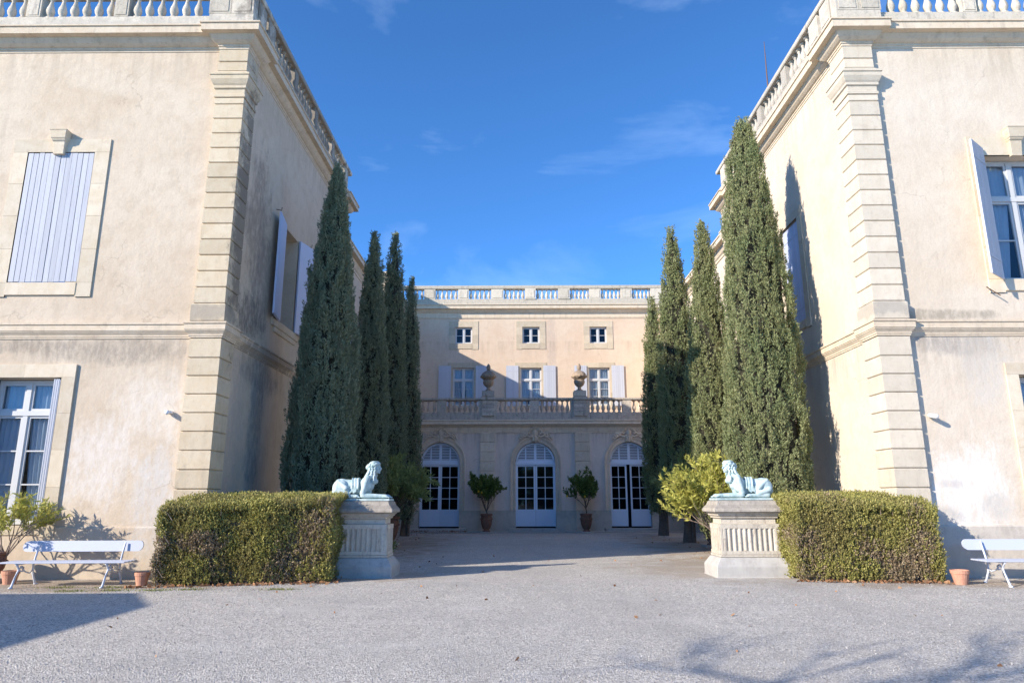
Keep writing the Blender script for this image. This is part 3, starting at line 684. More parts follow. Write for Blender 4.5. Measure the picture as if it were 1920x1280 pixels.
# doors
def leaf(a0, a1, z0, z1, d, T, dp):
    g = G(T); s = .085; mid = (a0+a1)/2; zp = 1.02
    g.box(a0, a0+s, d, d+.05, z0, z1); g.box(a1-s, a1, d, d+.05, z0, z1); g.box(a0+s, a1-s, d, d+.05, z0, z0+.18); g.box(a0+s, a1-s, d, d+.05, zp-.08, zp+.03); g.box(a0+s, a1-s, d, d+.05, z1-.09, z1)
    g.box(a0+s, a1-s, d+.015, d+.03, z0+.18, zp-.08); g.box(a0+s+.05, a1-s-.05, d+.003, d+.02, z0+.23, zp-.13)
    g.box(mid-.018, mid+.018, d+.004, d+.046, zp+.03, z1-.09)
    H = (z1-.09-zp-.03)/4
    for k in range(1, 4): g.box(a0+s, a1-s, d+.006, d+.044, zp+.03+k*H-.016, zp+.03+k*H+.016)
    o = g.build('door_leaf', M['door_paint'], dp)
    for k in range(4):
        for (u, v) in ((a0+s, mid-.018), (mid+.018, a1-s)):
            q = G(T); q.box(u, v, d+.022, d+.028, zp+.03+k*H+.016, zp+.03+(k+1)*H-.016); q.build('pane', M['glass'], o)
    return o
def door_leaf_pair(cx, ajar):
    leaf(cx-R_+.03, cx-.004 if not ajar else cx-.13, .24, 3.22, .2, TA, ar)
    leaf(cx+.004 if not ajar else cx+.03, cx+R_-.03, .24, 3.22, .2, TA, ar)
    g = G(TA); g.box(cx-R_, cx-R_+.03, .17, .3, .22, ZS); g.box(cx+R_-.03, cx+R_, .17, .3, .22, ZS); g.box(cx-R_+.03, cx+R_-.03, .14, .3, 3.22, 3.36)
    # fanlight of louvred panels
    r = R_-.02; N = 24
    P = [(-cos(pi*i/N), sin(pi*i/N)) for i in range(N+1)]
    for (p, q) in zip(P, P[1:]):
        b = g.v([(cx+t[0]*rr_, dd, 3.34+t[1]*rr_) for t in (p, q) for rr_ in (r-.09, r) for dd in (.17, .22)])
        g.F += [(b, b+2, b+6, b+4), (b+1, b+3, b+7, b+5), (b, b+1, b+5, b+4)]
    g.box(cx-r+.05, cx+r-.05, .17, .22, 3.36, 3.47); g.box(cx-.06, cx+.06, .165, .225, 3.47, 3.34+r-.05)
    for s in (-1, 1): h = math.sqrt((r-.05)**2-.48**2); g.box(cx+s*.48-.03, cx+s*.48+.03, .17, .22, 3.47, 3.34+h)
    fl = g.build('fanlight', M['door_paint'], ar)
    k = G(TA); z = 3.49
    while z < 3.34+r-.1:
        h = math.sqrt(max(0, (r-.08)**2-(z-3.34)**2))
        for a, b in ((-h, -.51), (-.45, -.06), (.06, .45), (.51, h)):
            a = max(a, -h); b = min(b, h)
            if b-a > .03: k.box(cx+a, cx+b, .178, .212, z, z+.042)
        z += .078
    k.build('louvre_slats', M['door_paint'], fl)['kind'] = 'stuff'
    k = G(TA); k.box(cx-1.3, cx+1.3, .36, 3.3, .1, 5.2); k.F = [f for i, f in enumerate(k.F) if i != 2]; k.build('hall_interior', M['room'], ar)
    k = G(TA); k.cbox(cx-R_-.35, cx+R_+.35, -.75, .0, 0.005, .17, .01); k.build('door_step', M['step'], ar)
for cx in DC: door_leaf_pair(cx, cx > 5)
g = G(TA); g.cbox(-7.5, 9.2, -1.15, -.4, .002, .05, .01); g.build('threshold_kerb', M['step'], ar)
# terrace balustrade
g = G(); sweep(g, [(9.45, YA-.22), (-7.8, YA-.22)], [(-.3, 5.42), (0, 5.42), (0, 5.79), (-.3, 5.79)])
sweep(g, [(9.45, YA-.22), (-7.8, YA-.22)], [(-.32, 6.40), (.02, 6.40), (.06, 6.44), (.06, 6.52), (-.32, 6.55)])
br = g.build('balustrade', M['arcade_balustrade'], ar)
bm = baluster_mesh(M['arcade_baluster'], .62, .98)
def pierA(a, b, pr=0.):
    k = G(); k.cbox(a, b, YA-.225-pr, YA+.1, 5.6 if pr else 5.78, 6.41 if not pr else 6.5, .01); k.build('pier', M['arcade_balustrade'], br)
cl = [-6.2, -1.39, 3.24, 7.95]
for c in cl: pierA(c-.48, c-.3); pierA(c+.3, c+.48); pierA(c-.32, c+.32, .09); k = G(); k.cbox(c-.36, c+.36, YA-.4, YA+.1, 6.41, 6.58, .02); k.build('pier_cap', M['arcade_balustrade'], br)
for c in cl:
    for q in range(4): kk = G(); kk.cbox(c-.3, c+.3, YA-.335, YA-.3, 5.62+q*.2, 5.8+q*.2, .012); kk.build('stone_block', M['arcade_balustrade'], br)
mids = [-3.74, .95, 5.6]
for i, c in enumerate(mids):
    pierA(c-.22, c+.22)
    for a, b in ((cl[i]+.5, c-.24), (c+.24, cl[i+1]-.5)):
        for q in range(6): inst('baluster', bm, br, (a+(b-a)*(q+.5)/6, YA-.07, 5.785))
# urns
def urn(x, lab):
    t = thing('stone_urn', (x, YA-.1, 6.58), lab, 'urn', 'stone urns on the terrace balustrade')
    g = G(); g.cbox(x-.31, x+.31, YA-.41, YA+.21, 6.58, 6.87, .015); g.build('base', M['baluster'] if x > 0 else M['arcade_balustrade'], t)
    g = G(); g.lathe([(.2, 0), (.2, .05), (.1, .09), (.08, .2), (.12, .24), (.2, .3), (.255, .42), (.265, .52), (.22, .6)], (x, YA-.1, 6.87), 24, 12, .05); g.build('bowl', M['urn'], t, smooth=True)
    g = G(); g.lathe([(.2, .56), (.3, .66), (.37, .72), (.38, .8), (.33, .86), (.3, .93), (.22, 1.0), (.12, 1.06), (.05, 1.1)], (x, YA-.1, 6.87), 24, 6, .07)
    for k in range(8): a = 2*pi*k/8; g.ball((x+.33*cos(a), YA-.1+.33*sin(a), 7.62), (.09, .09, .07), 8, 6)
    g.build('lid', M['urn'], t, smooth=True)
    g = G(); g.lathe([(.05, 1.06), (.085, 1.14), (.1, 1.22), (.085, 1.32), (.04, 1.4), (.005, 1.44)], (x, YA-.1, 6.87), 14, 7, .12); g.build('finial', M['urn'], t, smooth=True)
urn(-1.39, 'carved stone urn with pine cone finial, on the terrace left of the centre arch')
urn(3.24, 'carved stone urn with pine cone finial, on the terrace right of the centre arch')
g = G(); g.tube([(8.15, 20, 12.2), (8.16, 20, 15.0), (8.17, 20, 16.1)], [.03, .02, .008], 6)
tag(g.build('lightning_rod', M['rust']), 'thin metal rod standing on the roof of the right wing', 'rod')

# ------------------------------------------------------------------ foliage helpers
def leafcloud(P, D, L, Wd, rng, fold=.0):
    n = len(P); R = rng.normal(size=(n, 3)); D = D/np.linalg.norm(D, axis=1, keepdims=True)
    Sd = np.cross(D, R); Sd /= np.linalg.norm(Sd, axis=1, keepdims=True)+1e-9
    L = L[:, None] if hasattr(L, '__len__') else L; Wd = Wd[:, None] if hasattr(Wd, '__len__') else Wd
    m = P+D*L*.45
    return np.stack([P, m+Sd*Wd, P+D*L, m-Sd*Wd], axis=1).reshape(-1, 3)
def leafmesh(name, Q, mat, parent=None, extra=None, kind=None):
    n = len(Q)//4; off_ = rootloc(parent) if parent else Vector((0, 0, 0))
    m = bpy.data.meshes.new(name); nv = len(Q); ev = []; ef = []
    if extra: ev, ef = extra.V, extra.F
    A = np.asarray(Q)-np.array(off_)
    if ev: A = np.vstack([A, np.array(ev)-np.array(off_)])
    m.vertices.add(len(A)); m.vertices.foreach_set('co', A.ravel())
    lv = list(range(nv)); starts = list(range(0, nv, 4)); 
    for f in ef: starts.append(len(lv)); lv += [i+nv for i in f]
    m.loops.add(len(lv)); m.loops.foreach_set('vertex_index', lv); m.polygons.add(len(starts)); m.polygons.foreach_set('loop_start', starts)
    try: m.polygons.foreach_set('loop_total', [4]*n+[len(f) for f in ef])
    except Exception: pass
    m.update(calc_edges=True); m.materials.append(mat)
    o = link(name, m, parent)
    if kind: o['kind'] = kind
    return o

def cypress(x, y, H, R, seed, mat, label, nsp=1500, nl=36, size=.12, z0=.35, tips=((0, 0, 1.),), sharp=1.0, prof=None):
    rng = np.random.default_rng(seed)
    t = thing('cypress_tree', (x, y, 0), label, 'cypress', 'cypresses lining the court')
    g = G(); g.tube([(x, y, -.05), (x+.03, y, .6), (x, y, H*.5)], [.2, .15, .06], 8); g.tube([(x+.18, y-.1, -.05), (x+.2, y-.1, .9), (x+.3, y, 2)], [.09, .07, .03], 6); g.build('trunk', M['bark'], t)
    pr = prof or [(0, .62), (.05, .86), (.14, 1.0), (.3, .98), (.5, .83), (.7, .6), (.85, .38), (.95, .19), (1, .03)]
    px = [a for a, b in pr]; py = [b for a, b in pr]
    ph = rng.uniform(0, 6.28, 12)
    def rad(u, a):
        base = np.interp(u, px, py)*R
        lob = 1+.065*np.sin(3*a+ph[0]+1.5*np.sin(u*9+ph[1]))+.05*np.sin(7*a+ph[2]+2.2*np.sin(u*14+ph[3]))+.05*np.sin(13*a+ph[4]+u*31)+.05*np.sin(u*38+2*a+ph[5])
        return base*lob
    npl = nsp; u = rng.uniform(0, 1, npl*2); keep = rng.uniform(0, 1, npl*2) < (np.interp(u, px, py)*.85+.15); u = u[keep][:npl]; npl = len(u)
    a = rng.uniform(0, 2*pi, npl); dep = 1-np.abs(rng.normal(0, .055, npl))+.02; r = rad(u, a)*dep
    pl = size*rng.uniform(2.4, 5.2, npl); pl = np.minimum(pl, (1.012-u)*(H-z0)+.15); pr_ = size*rng.uniform(.35, .75, npl)
    B = np.stack([x+r*np.cos(a), y+r*np.sin(a), z0+u*(H-z0)-pl*.3], 1)
    AX_ = np.stack([np.cos(a)*.10, np.sin(a)*.10, np.ones(npl)], 1)+rng.normal(0, .10, (npl, 3))
    k = nl; t_ = rng.uniform(0, 1, npl*k); B = np.repeat(B, k, 0); A_ = np.repeat(AX_, k, 0); PL = np.repeat(pl, k); PR_ = np.repeat(pr_, k)
    ra = rng.uniform(0, 2*pi, npl*k); rr0 = np.sqrt(rng.uniform(.1, 1, npl*k))*PR_*(1-.82*t_**1.6)
    off3 = np.stack([np.cos(ra)*rr0, np.sin(ra)*rr0, np.zeros(npl*k)], 1)
    C = B+A_*(PL*t_)[:, None]+off3
    D = A_*.9+np.stack([np.cos(ra), np.sin(ra), np.zeros(npl*k)], 1)*.55+rng.normal(0, .3, (npl*k, 3))
    L = size*rng.uniform(.45, 1.0, npl*k); Q = leafcloud(C, D, L, L*.17, rng)
    core = G(); N = 26; K = 40; P = []
    for j in range(K+1):
        uj = j/K
        for i in range(N): aj = 2*pi*i/N; rj = float(rad(np.array([uj]), np.array([aj]))[0])*.76; P.append((x+rj*cos(aj), y+rj*sin(aj), z0+.1+uj*(H-z0-.25)))
    b = core.v(P)
    for j in range(K):
        for i in range(N): q = (i+1) % N; core.F.append((b+j*N+i, b+j*N+q, b+(j+1)*N+q, b+(j+1)*N+i))
    core.build('inner_branches', M['innerwood'], t)
    leafmesh('crown', Q, mat, t)
    return t

PR1 = [(0, .66), (.06, .85), (.15, 1.0), (.3, .98), (.45, .90), (.6, .79), (.72, .66), (.83, .53), (.91, .38), (.96, .24), (1, .06)]
PL1 = [(0, .7), (.06, .9), (.18, 1.0), (.3, .96), (.45, .86), (.58, .74), (.72, .55), (.84, .36), (.93, .2), (1, .03)]
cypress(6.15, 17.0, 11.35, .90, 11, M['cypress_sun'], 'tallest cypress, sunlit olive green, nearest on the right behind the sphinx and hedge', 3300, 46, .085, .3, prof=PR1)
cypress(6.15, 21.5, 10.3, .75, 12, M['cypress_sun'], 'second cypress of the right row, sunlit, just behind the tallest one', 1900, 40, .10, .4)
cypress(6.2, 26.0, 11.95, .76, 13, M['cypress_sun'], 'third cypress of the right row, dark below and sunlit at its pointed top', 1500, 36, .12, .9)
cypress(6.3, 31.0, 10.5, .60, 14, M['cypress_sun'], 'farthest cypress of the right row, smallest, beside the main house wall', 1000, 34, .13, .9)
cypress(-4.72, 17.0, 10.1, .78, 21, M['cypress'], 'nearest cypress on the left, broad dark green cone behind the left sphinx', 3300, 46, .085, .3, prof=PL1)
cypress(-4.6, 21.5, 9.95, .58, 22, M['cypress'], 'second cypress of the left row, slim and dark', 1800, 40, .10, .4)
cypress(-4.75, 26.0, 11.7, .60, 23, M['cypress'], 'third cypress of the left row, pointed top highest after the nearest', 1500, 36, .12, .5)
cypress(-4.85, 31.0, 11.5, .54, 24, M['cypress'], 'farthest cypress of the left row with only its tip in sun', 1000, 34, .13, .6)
# young offshoot crown leaning on the tallest right cypress
# ------------------------------------------------------------------ hedges
def hedge(poly, H, hf, seed, label, dry):
    """poly: plan outline (ccw from front-left); clipped top, slightly lower at the front"""
    rng = np.random.default_rng(seed); P = np.array(poly); n = len(P); cen = P.mean(0)
    t = thing('clipped_hedge', (cen[0], cen[1], 0), label, 'hedge', 'hedges beside the pedestals')
    yf = P[:, 1].min(); yb = P[:, 1].max()
    def top(x, y): return hf+(H-hf)*np.clip((y-yf)/(.55*(yb-yf)), 0, 1)**.6
    C = []; Nn = []
    for i in range(n):
        a, b = P[i], P[(i+1) % n]; Lg = np.linalg.norm(b-a); nr = np.array([(b-a)[1], -(b-a)[0]])/Lg
        m = int(Lg*2700); s = rng.uniform(0, 1, m); z = rng.uniform(.02, 1, m)**.95
        q = a+(b-a)*s[:, None]; tp = top(q[:, 0], q[:, 1]); zz = z*tp
        rd = .10*np.clip((z-.82)/.18, 0, 1)**2
        wob = .05*np.sin(q[:, 0]*5+q[:, 1]*4+seed)+.04*np.sin(zz*7+q[:, 0]*3)
        q = q-nr*(rd-wob+.03+np.abs(rng.normal(0, .05, m)))[:, None]
        C.append(np.column_stack([q, zz])); Nn.append(np.tile([nr[0], nr[1], .5], (m, 1)))
    lo = P.min(0); hi = P.max(0); m = int((hi-lo).prod()*2600); q = lo+(hi-lo)*rng.uniform(0, 1, (m, 2))
    ins = np.zeros(m, bool)
    for i in range(n):
        a, b = P[i], P[(i+1) % n]; c = ((a[1] > q[:, 1]) != (b[1] > q[:, 1])); xi = (b[0]-a[0])*(q[:, 1]-a[1])/(b[1]-a[1]+1e-9)+a[0]; ins ^= c & (q[:, 0] < xi)
    q = q[ins]; C.append(np.column_stack([q, top(q[:, 0], q[:, 1])-np.abs(rng.normal(0, .03, len(q)))+.02*np.sin(q[:, 0]*6+q[:, 1]*5)])); Nn.append(np.tile([0, -.1, 1.2], (len(q), 1)))
    C = np.vstack(C); Nn = np.vstack(Nn)
    sel = rng.uniform(0, 1, len(C)) < .62; C = C[sel]; Nn = Nn[sel]; nb = 9
    SD = Nn*[.7, .7, .6]+rng.normal(0, .34, (len(C), 3))+[0, 0, .75]; SD /= np.linalg.norm(SD, axis=1, keepdims=True); SL = rng.uniform(.05, .15, len(C))
    C3 = np.repeat(C, nb, 0); S3 = np.repeat(SD, nb, 0); tt = np.tile(np.linspace(0, 1, nb), len(C)); C3 = C3+S3*(tt*np.repeat(SL, nb))[:, None]-S3*.05+rng.normal(0, .006, C3.shape)
    D = S3*.8+rng.normal(0, .42, C3.shape); L = rng.uniform(.024, .05, len(C3))
    nv = np.array([noise.noise(Vector(p)*1.5+Vector((seed*3.3, 2, 0))) for p in C])+rng.normal(0, .16, len(C)); nv = np.repeat(nv, nb)
    dr = (nv+dry(C3[:, 0], C3[:, 2])-.5*np.clip(C3[:, 2]-.95, 0, 1)) > .34
    core = G(); K = 6
    inner = [cen+(p-cen)*(1-.34/np.linalg.norm(p-cen)) for p in P]
    b = core.v([(p[0], p[1], .02) for p in inner]+[(p[0], p[1], float(top(p[0], p[1]))-.26) for p in inner])
    for i in range(n): j = (i+1) % n; core.F.append((b+i, b+j, b+n+j, b+n+i))
    core.F.append(tuple(b+n+i for i in range(n)))
    core.build('inner_twigs', M['bark'], t)
    k = G()
    for i in range(420):                                   # bare twigs showing through
        j = rng.integers(0, len(C)); p = C[j]; d = Nn[j]*[1, 1, 0]; q0 = p-d*.16-np.array([0, 0, .14]); k.tube([q0, p-d*.05, p+np.array([rng.normal(0, .04), rng.normal(0, .03), .05])], [.006, .004, .002], 3)
    k.build('twigs', M['twig'], t)['kind'] = 'stuff'
    Q = leafcloud(C3, D, L, L*.26, rng).reshape(-1, 4, 3)
    leafmesh('foliage', Q[~dr].reshape(-1, 3), M['hedge'], t, kind='stuff')
    leafmesh('dry_foliage', Q[dr].reshape(-1, 3), M['hedge_dry'], t, kind='stuff')
hedge([(-6.56, 13.0), (-3.5, 13.6), (-3.45, 15.0), (-6.05, 15.0), (-6.1, 14.05), (-6.56, 14.05)], 1.57, 1.27, 3, 'clipped hedge left of the left sphinx pedestal, brown twigs showing at its lower left', lambda x, z: .36*np.clip(1-(x+6.9)/1.7, 0, 1)*np.clip(1.5-z, 0, 1)-.02)
hedge([(5.32, 13.75), (7.9, 13.4), (7.95, 14.08), (7.45, 14.08), (7.45, 15.2), (5.2, 15.2)], 1.57, 1.26, 4, 'clipped hedge right of the right sphinx pedestal, bright green top', lambda x, z: .14*np.clip(1-z, 0, 1)+.05*np.clip(x-6.5, 0, 1))

# ------------------------------------------------------------------ pedestals and sphinxes
def pedestal(x0, x1, y0, y1, label):
    t = thing('stone_pedestal', ((x0+x1)/2, (y0+y1)/2, 0), label, 'pedestal', 'pedestals of the sphinxes')
    path = lambda e=0: [(x1, y0), (x0, y0), (x0, y1), (x1, y1), (x1, y0)]
    def ring(prof, name, mat, bv=.006):
        g = G(); P = [Vector(p) for p in ((x0, y0), (x0, y1), (x1, y1), (x1, y0))]; m = len(prof); V = []
        for (sx, sy), p in zip(((-1, -1), (-1, 1), (1, 1), (1, -1)), P):
            V += [(p.x+sx*o, p.y+sy*o, z) for o, z in prof]
        b = g.v(V)
        for i in range(4):
            j = (i+1) % 4
            for k in range(m-1): g.F.append((b+i*m+k, b+j*m+k, b+j*m+k+1, b+i*m+k+1))
        g.F.append(tuple(b+i*m for i in range(4))); g.F.append(tuple(b+i*m+m-1 for i in range(4)))
        return bevel(g.build(name, mat, t), bv)
    ring([(.15, 0), (.15, .21), (.135, .235), (.05, .36), (.02, .38)], 'plinth_block', M['step'], .012)
    ring([(-.05, .37), (.03, .385), (.03, .42), (.0, .43), (.0, .95), (.0, 1.02), (-.04, 1.03), (-.04, 1.13)], 'die', M['pedestal'])
    ring([(-.04, 1.13), (.0, 1.135), (.0, 1.165), (.04, 1.19), (.04, 1.215), (.07, 1.23), (.07, 1.25)], 'moulding', M['pedestal'])
    ring([(.07, 1.252), (.13, 1.252), (.13, 1.32), (.06, 1.40), (.03, 1.47), (.02, 1.485)], 'cap', M['pedestal_cap'], .015)
    # reeded panel: raised ribs between flutes
    nr = 10; L = x1-x0-.16; sp = L/nr
    for i in range(nr+1):
        g = G(); c = x0+.08+sp*i; w_ = .034 if 0 < i < nr else .05; N = 5
        pts = [(c-w_+2*w_*q/N, y0-.004-.022*sin(pi*q/N)**.5) for q in range(N+1)]
        b = g.v([(p[0], p[1], z) for z in (.50, .935) for p in pts]+[(c-w_, y0, .5), (c+w_, y0, .5), (c-w_, y0, .935), (c+w_, y0, .935)])
        for q in range(N): g.F.append((b+q, b+q+1, b+N+2+q, b+N+1+q))
        g.F.append(tuple(b+q for q in range(N+1))); g.F.append(tuple(b+N+1+q for q in range(N+1)))
        g.build('rib', M['pedestal'], t)
    g = G(); g.box(x0, x1, y0-.026, y0+.0, .43, .50); g.box(x0, x1, y0-.026, y0, .935, 1.02)
    for (a, b_) in ((x0, x0+.04), (x1-.04, x1)): g.box(a, b_, y0-.026, y0, .50, .935)
    xi = x0 if x0 > 0 else x1; s = -1 if x0 > 0 else 1
    g.box(min(xi, xi+s*.022), max(xi, xi+s*.022), y0, y1, .43, .50); g.box(min(xi, xi+s*.022), max(xi, xi+s*.022), y0, y1, .935, 1.02)
    for k in range(6): yy = y0+(y1-y0)*(k+.1)/6; g.box(min(xi, xi+s*.022), max(xi, xi+s*.022), yy, yy+.055, .5, .935)
    g.build('panel_frame', M['pedestal'], t)
    return t
pedestal(-3.80, -2.62, 14.52, 15.18, 'weathered stone pedestal under the left sphinx, shaded front with fluted panel')
pedestal(4.11, 5.30, 14.50, 15.16, 'sunlit stone pedestal under the right sphinx with fluted panel')

def sphinx(cx, cy, z, s, label, turn):
    t = thing('sphinx_statue', (cx, cy, z), label, 'statue', 'sphinx statues on the pedestals')
    X = lambda a, b, c: (cx+s*(a*1.11-.035), cy+b*1.08, z+.05+c*1.05)
    def RM(g, name, vox, sm=3):
        o = g.build(name, M['verdigris'], t); r = o.modifiers.new('r', 'REMESH'); r.mode = 'VOXEL'; r.voxel_size = vox; r.use_smooth_shade = True
        q = o.modifiers.new('s', 'SMOOTH'); q.factor = .5; q.iterations = sm; return o
    g = G(); g.T = None
    def ball(c, r, R=None, n=16): g.ball(X(*c), r, n, 10)
    def cap(a, b, r0, r1): g.cap(X(*a), X(*b), r0, r1, 14)
    # body
    for q in (-1, 1):
        ball((-.36, q*.12, .20), (.17, .085, .18)); ball((-.25, q*.135, .15), (.10, .07, .12)); cap((-.42, q*.15, .16), (-.22, q*.17, .07), .08, .06)
        cap((-.40, q*.17, .045), (-.08, q*.18, .04), .05, .042); ball((-.06, q*.18, .04), (.075, .05, .04))
        for k in range(4): cap((-.03, q*.18-.036+k*.024, .035), (.02, q*.18-.036+k*.024, .022), .018, .015)
        ball((.11, q*.10, .26), (.12, .085, .17)); cap((.13, q*.145, .36), (.08, q*.165, .13), .07, .058); cap((.07, q*.165, .10), (.10, q*.165, .055), .06, .055)
        cap((.08, q*.165, .055), (.44, q*.13, .045), .055, .04); ball((.47, q*.13, .042), (.085, .05, .042))
        for k in range(4): cap((.50, q*.13-.037+k*.025, .04), (.565, q*.13-.037+k*.025, .02), .019, .015)
        ball((.258, q*.062, .335), (.060, .054, .060)); ball((.14, q*.15, .40), (.07, .05, .06)); cap((-.40, q*.13, .33), (-.24, q*.19, .20), .05, .05); cap((-.46, q*.13, .12), (-.30, q*.17, .05), .06, .05)
    ball((-.36, 0, .23), (.19, .15, .17)); cap((-.30, 0, .24), (.08, 0, .23), .145, .135); cap((-.1, 0, .15), (.1, 0, .14), .12, .12)
    cap((.13, 0, .26), (.20, 0, .41), .14, .095); cap((.20, -.09, .43), (.20, .09, .43), .055, .055)
    cap((.215, 0, .43), (.24, 0, .53), .056, .05)
    hx, hy, hz = .255, 0., .60
    ct, st_ = cos(turn), sin(turn)
    HS = 1.16
    def Hd(a, b, c): return (hx+HS*(a*ct-b*st_), hy+HS*(a*st_+b*ct), hz+HS*c)
    def hb(c, r): g.ball(X(*Hd(*c)), tuple(q*HS for q in r), 14, 10)
    def hc(a, b, r0, r1): g.cap(X(*Hd(*a)), X(*Hd(*b)), r0*HS, r1*HS, 10)
    hb((0, 0, .01), (.085, .07, .095)); hb((.035, 0, -.045), (.052, .048, .05)); hb((.07, 0, -.082), (.021, .021, .017))
    hc((.078, 0, .03), (.102, 0, -.022), .011, .0155); hc((.068, -.034, .032), (.068, .034, .032), .014, .014)
    for q in (-1, 1): hb((.073, q*.028, .012), (.012, .015, .010)); hb((.052, q*.038, -.02), (.024, .02, .026))
    hc((.085, -.015, -.046), (.085, .015, -.046), .009, .009); hc((.083, -.012, -.058), (.083, .012, -.058), .009, .009)
    # tail curled over the haunch
    pts = [(-.52, .06, .12), (-.58, .14, .07), (-.5, .22, .05), (-.36, .22, .06), (-.26, .21, .10)]
    for a, b in zip(pts, pts[1:]): cap(a, b, .026, .024)
    RM(g, 'body', .0085)
    # hair
    g = G(); rg = random.Random(7)
    hb((-.025, 0, .045), (.096, .086, .078)); hb((-.055, 0, -.005), (.07, .08, .075)); hb((-.115, 0, .01), (.05, .055, .052))
    for k in range(13):
        a = -1.9+3.8*k/12; hb((.064*cos(a)+.0, .083*sin(a), .060+.010*(k % 2)+.012*cos(a*2)), (.024-.005*(k % 2), .020, .024-.004*(k % 2)))
    for k in range(11):
        a = -1.7+3.4*k/10; hb((.04*cos(a), .078*sin(a), .095), (.022, .02, .02))
    for q in (-1, 1):
        for j, (dx, r) in enumerate(((.02, .02), (-.02, .024), (-.06, .026))):
            prev = Hd(dx, q*.082, -.01)
            for k in range(1, 8):
                f = k/7; nx = (hx+dx*ct-f*(.02+.05*j)+.008*sin(k*2.1+j), hy+q*(.085+.04*f)+.006*sin(k*1.7), hz-.01-.24*f)
                cap(prev, nx, r, r*.85); prev = nx
    for j in range(4):
        prev = Hd(-.09, -.05+.033*j, -.03)
        for k in range(1, 7):
            f = k/6; nx = (hx-.1-.12*f**1.3, -.06+.04*j+.008*sin(k*2+j), hz-.03-.24*f); cap(prev, nx, .026, .022); prev = nx
    for k in range(16):
        a = -2.6+5.2*k/15; hb((-.03+.085*cos(a), .088*sin(a), .045-.02*(k % 2)), (.017, .017, .026))
    RM(g, 'hair', .0055, 0)
    # saddle cloth hanging over the back
    g = G(); N = 20
    N = 46
    for (r, wd, th, dx) in ((.150, .062, .020, 0), (.160, .014, .022, -.055), (.160, .014, .022, .055), (.160, .010, .018, 0)):
        for k in range(N+1):
            a0 = pi*(-.10+1.2*k/N); g.ball(X(-.10+dx+.03*cos(a0)**2, r*1.06*cos(a0), .235+r*sin(a0)), (wd, th, th), 8, 6)
    for q in (-1, 1):
        for k in range(6): g.cap(X(-.15+.022*k, q*.165, .22), X(-.165+.022*k, q*.178, .10+.012*(k % 3)), .013, .010, 8)
    RM(g, 'saddle_cloth', .009, 2)
    g = G(); a, b = sorted((cx-s*.69, cx+s*.62)); g.box(a, b, cy-.26, cy+.26, z, z+.045); bevel(g.build('plinth', M['verdigris'], t), .008)
    return t
sphinx(-3.22, 14.85, 1.487, 1, 'pale verdigris sphinx statue on the left pedestal, woman headed and facing right', -.12)
sphinx(4.71, 14.83, 1.487, -1, 'pale verdigris sphinx statue on the right pedestal, woman headed and facing left', -.25)

# ------------------------------------------------------------------ garden benches
def bench(cx, cy, rz, label):
    t = thing('garden_bench', (cx, cy, 0), label, 'bench', 'white garden benches against the wings', rz)
    g = G(); N = 8; r = .09; L = 1.1; z0, z1 = .58, .77; P = []
    for sx, a0 in ((1, -pi/2), (-1, pi/2)):
        for k in range(N+1): a = a0+pi*k/N; P.append((sx*(L-r)+r*cos(a), (z0+z1)/2+(z1-z0)/2*sin(a)))
    for q, y in ((0, .335), (1, .365)):
        pass
    b = g.v([(x, .33+(z-z0)*.25, z) for x, z in P]+[(x, .36+(z-z0)*.25, z) for x, z in P]); m = len(P)
    g.F.append(tuple(b+i for i in range(m))); g.F.append(tuple(b+m+i for i in range(m))[::-1])
    for i in range(m): j = (i+1) % m; g.F.append((b+i, b+j, b+m+j, b+m+i))
    g.build('backrest', M['bench'], t, True)
    for k in range(4): g = G(); y = -.32+k*.125; g.cbox(-L, L, y, y+.11, .415, .44, .006); g.build('seat_slat', M['bench'], t, True)
    for s in (-.78, .78):
        g = G()
        g.tube([(s, -.36, 0), (s, -.33, .05), (s, -.26, .2), (s, -.2, .3), (s, -.25, .38), (s, -.3, .41)], [.022, .02, .018, .022, .02, .02], 7)
        g.tube([(s, -.2, .3), (s, -.12, .36), (s, -.06, .33), (s, -.08, .27), (s, -.14, .28)], .014, 6)
        g.tube([(s, -.15, .36), (s, -.02, .26), (s, .12, .22), (s, .2, .26)], .014, 6)
        g.ball((s, -.36, .012), (.035, .045, .02), 8, 5)
        g.tube([(s, -.3, .405), (s, .2, .405)], .018, 6)
        g.build('front_leg', M['iron'], t, True, True)
        g = G(); g.tube([(s, .36, 0), (s, .31, .06), (s, .22, .22), (s, .21, .36), (s, .25, .5), (s, .32, .7), (s, .33, .74)], [.022, .02, .018, .02, .018, .016, .014], 7)
        g.ball((s, .36, .012), (.035, .045, .02), 8, 5); g.build('rear_leg', M['iron'], t, True, True)
    return t
bench(-8.12, 13.17, radians(3), 'white garden bench against the left wing wall, shaded by shrub branches')
bench(9.42, 13.12, radians(-2), 'white garden bench against the right wing wall, partly out of the picture')

# ------------------------------------------------------------------ pots
def pot(x, y, h, r, label):
    t = thing('terracotta_pot', (x, y, 0), label, 'flower pot', 'small terracotta pots')
    g = G(); g.lathe([(r*.66, 0), (r*.93, h*.74), (r, h*.75), (r*1.03, h*.98), (r*.93, h), (r*.86, h*.8), (r*.6, h*.1)], (x, y, 0), 20); g.build('pot', M['terracotta'], t, smooth=False)
    g = G(); g.lathe([(r*.8, h*.80), (.01, h*.82)], (x, y, 0), 14); g.build('soil', M['bark'], t)
pot(-9.42, 13.5, .24, .15, 'small terracotta pot at the left foot of the left bench')
pot(-6.80, 13.2, .24, .13, 'reddish terracotta pot wedged against the left end of the left hedge')
pot(8.05, 13.25, .25, .155, 'terracotta pot between the right hedge and the right bench')

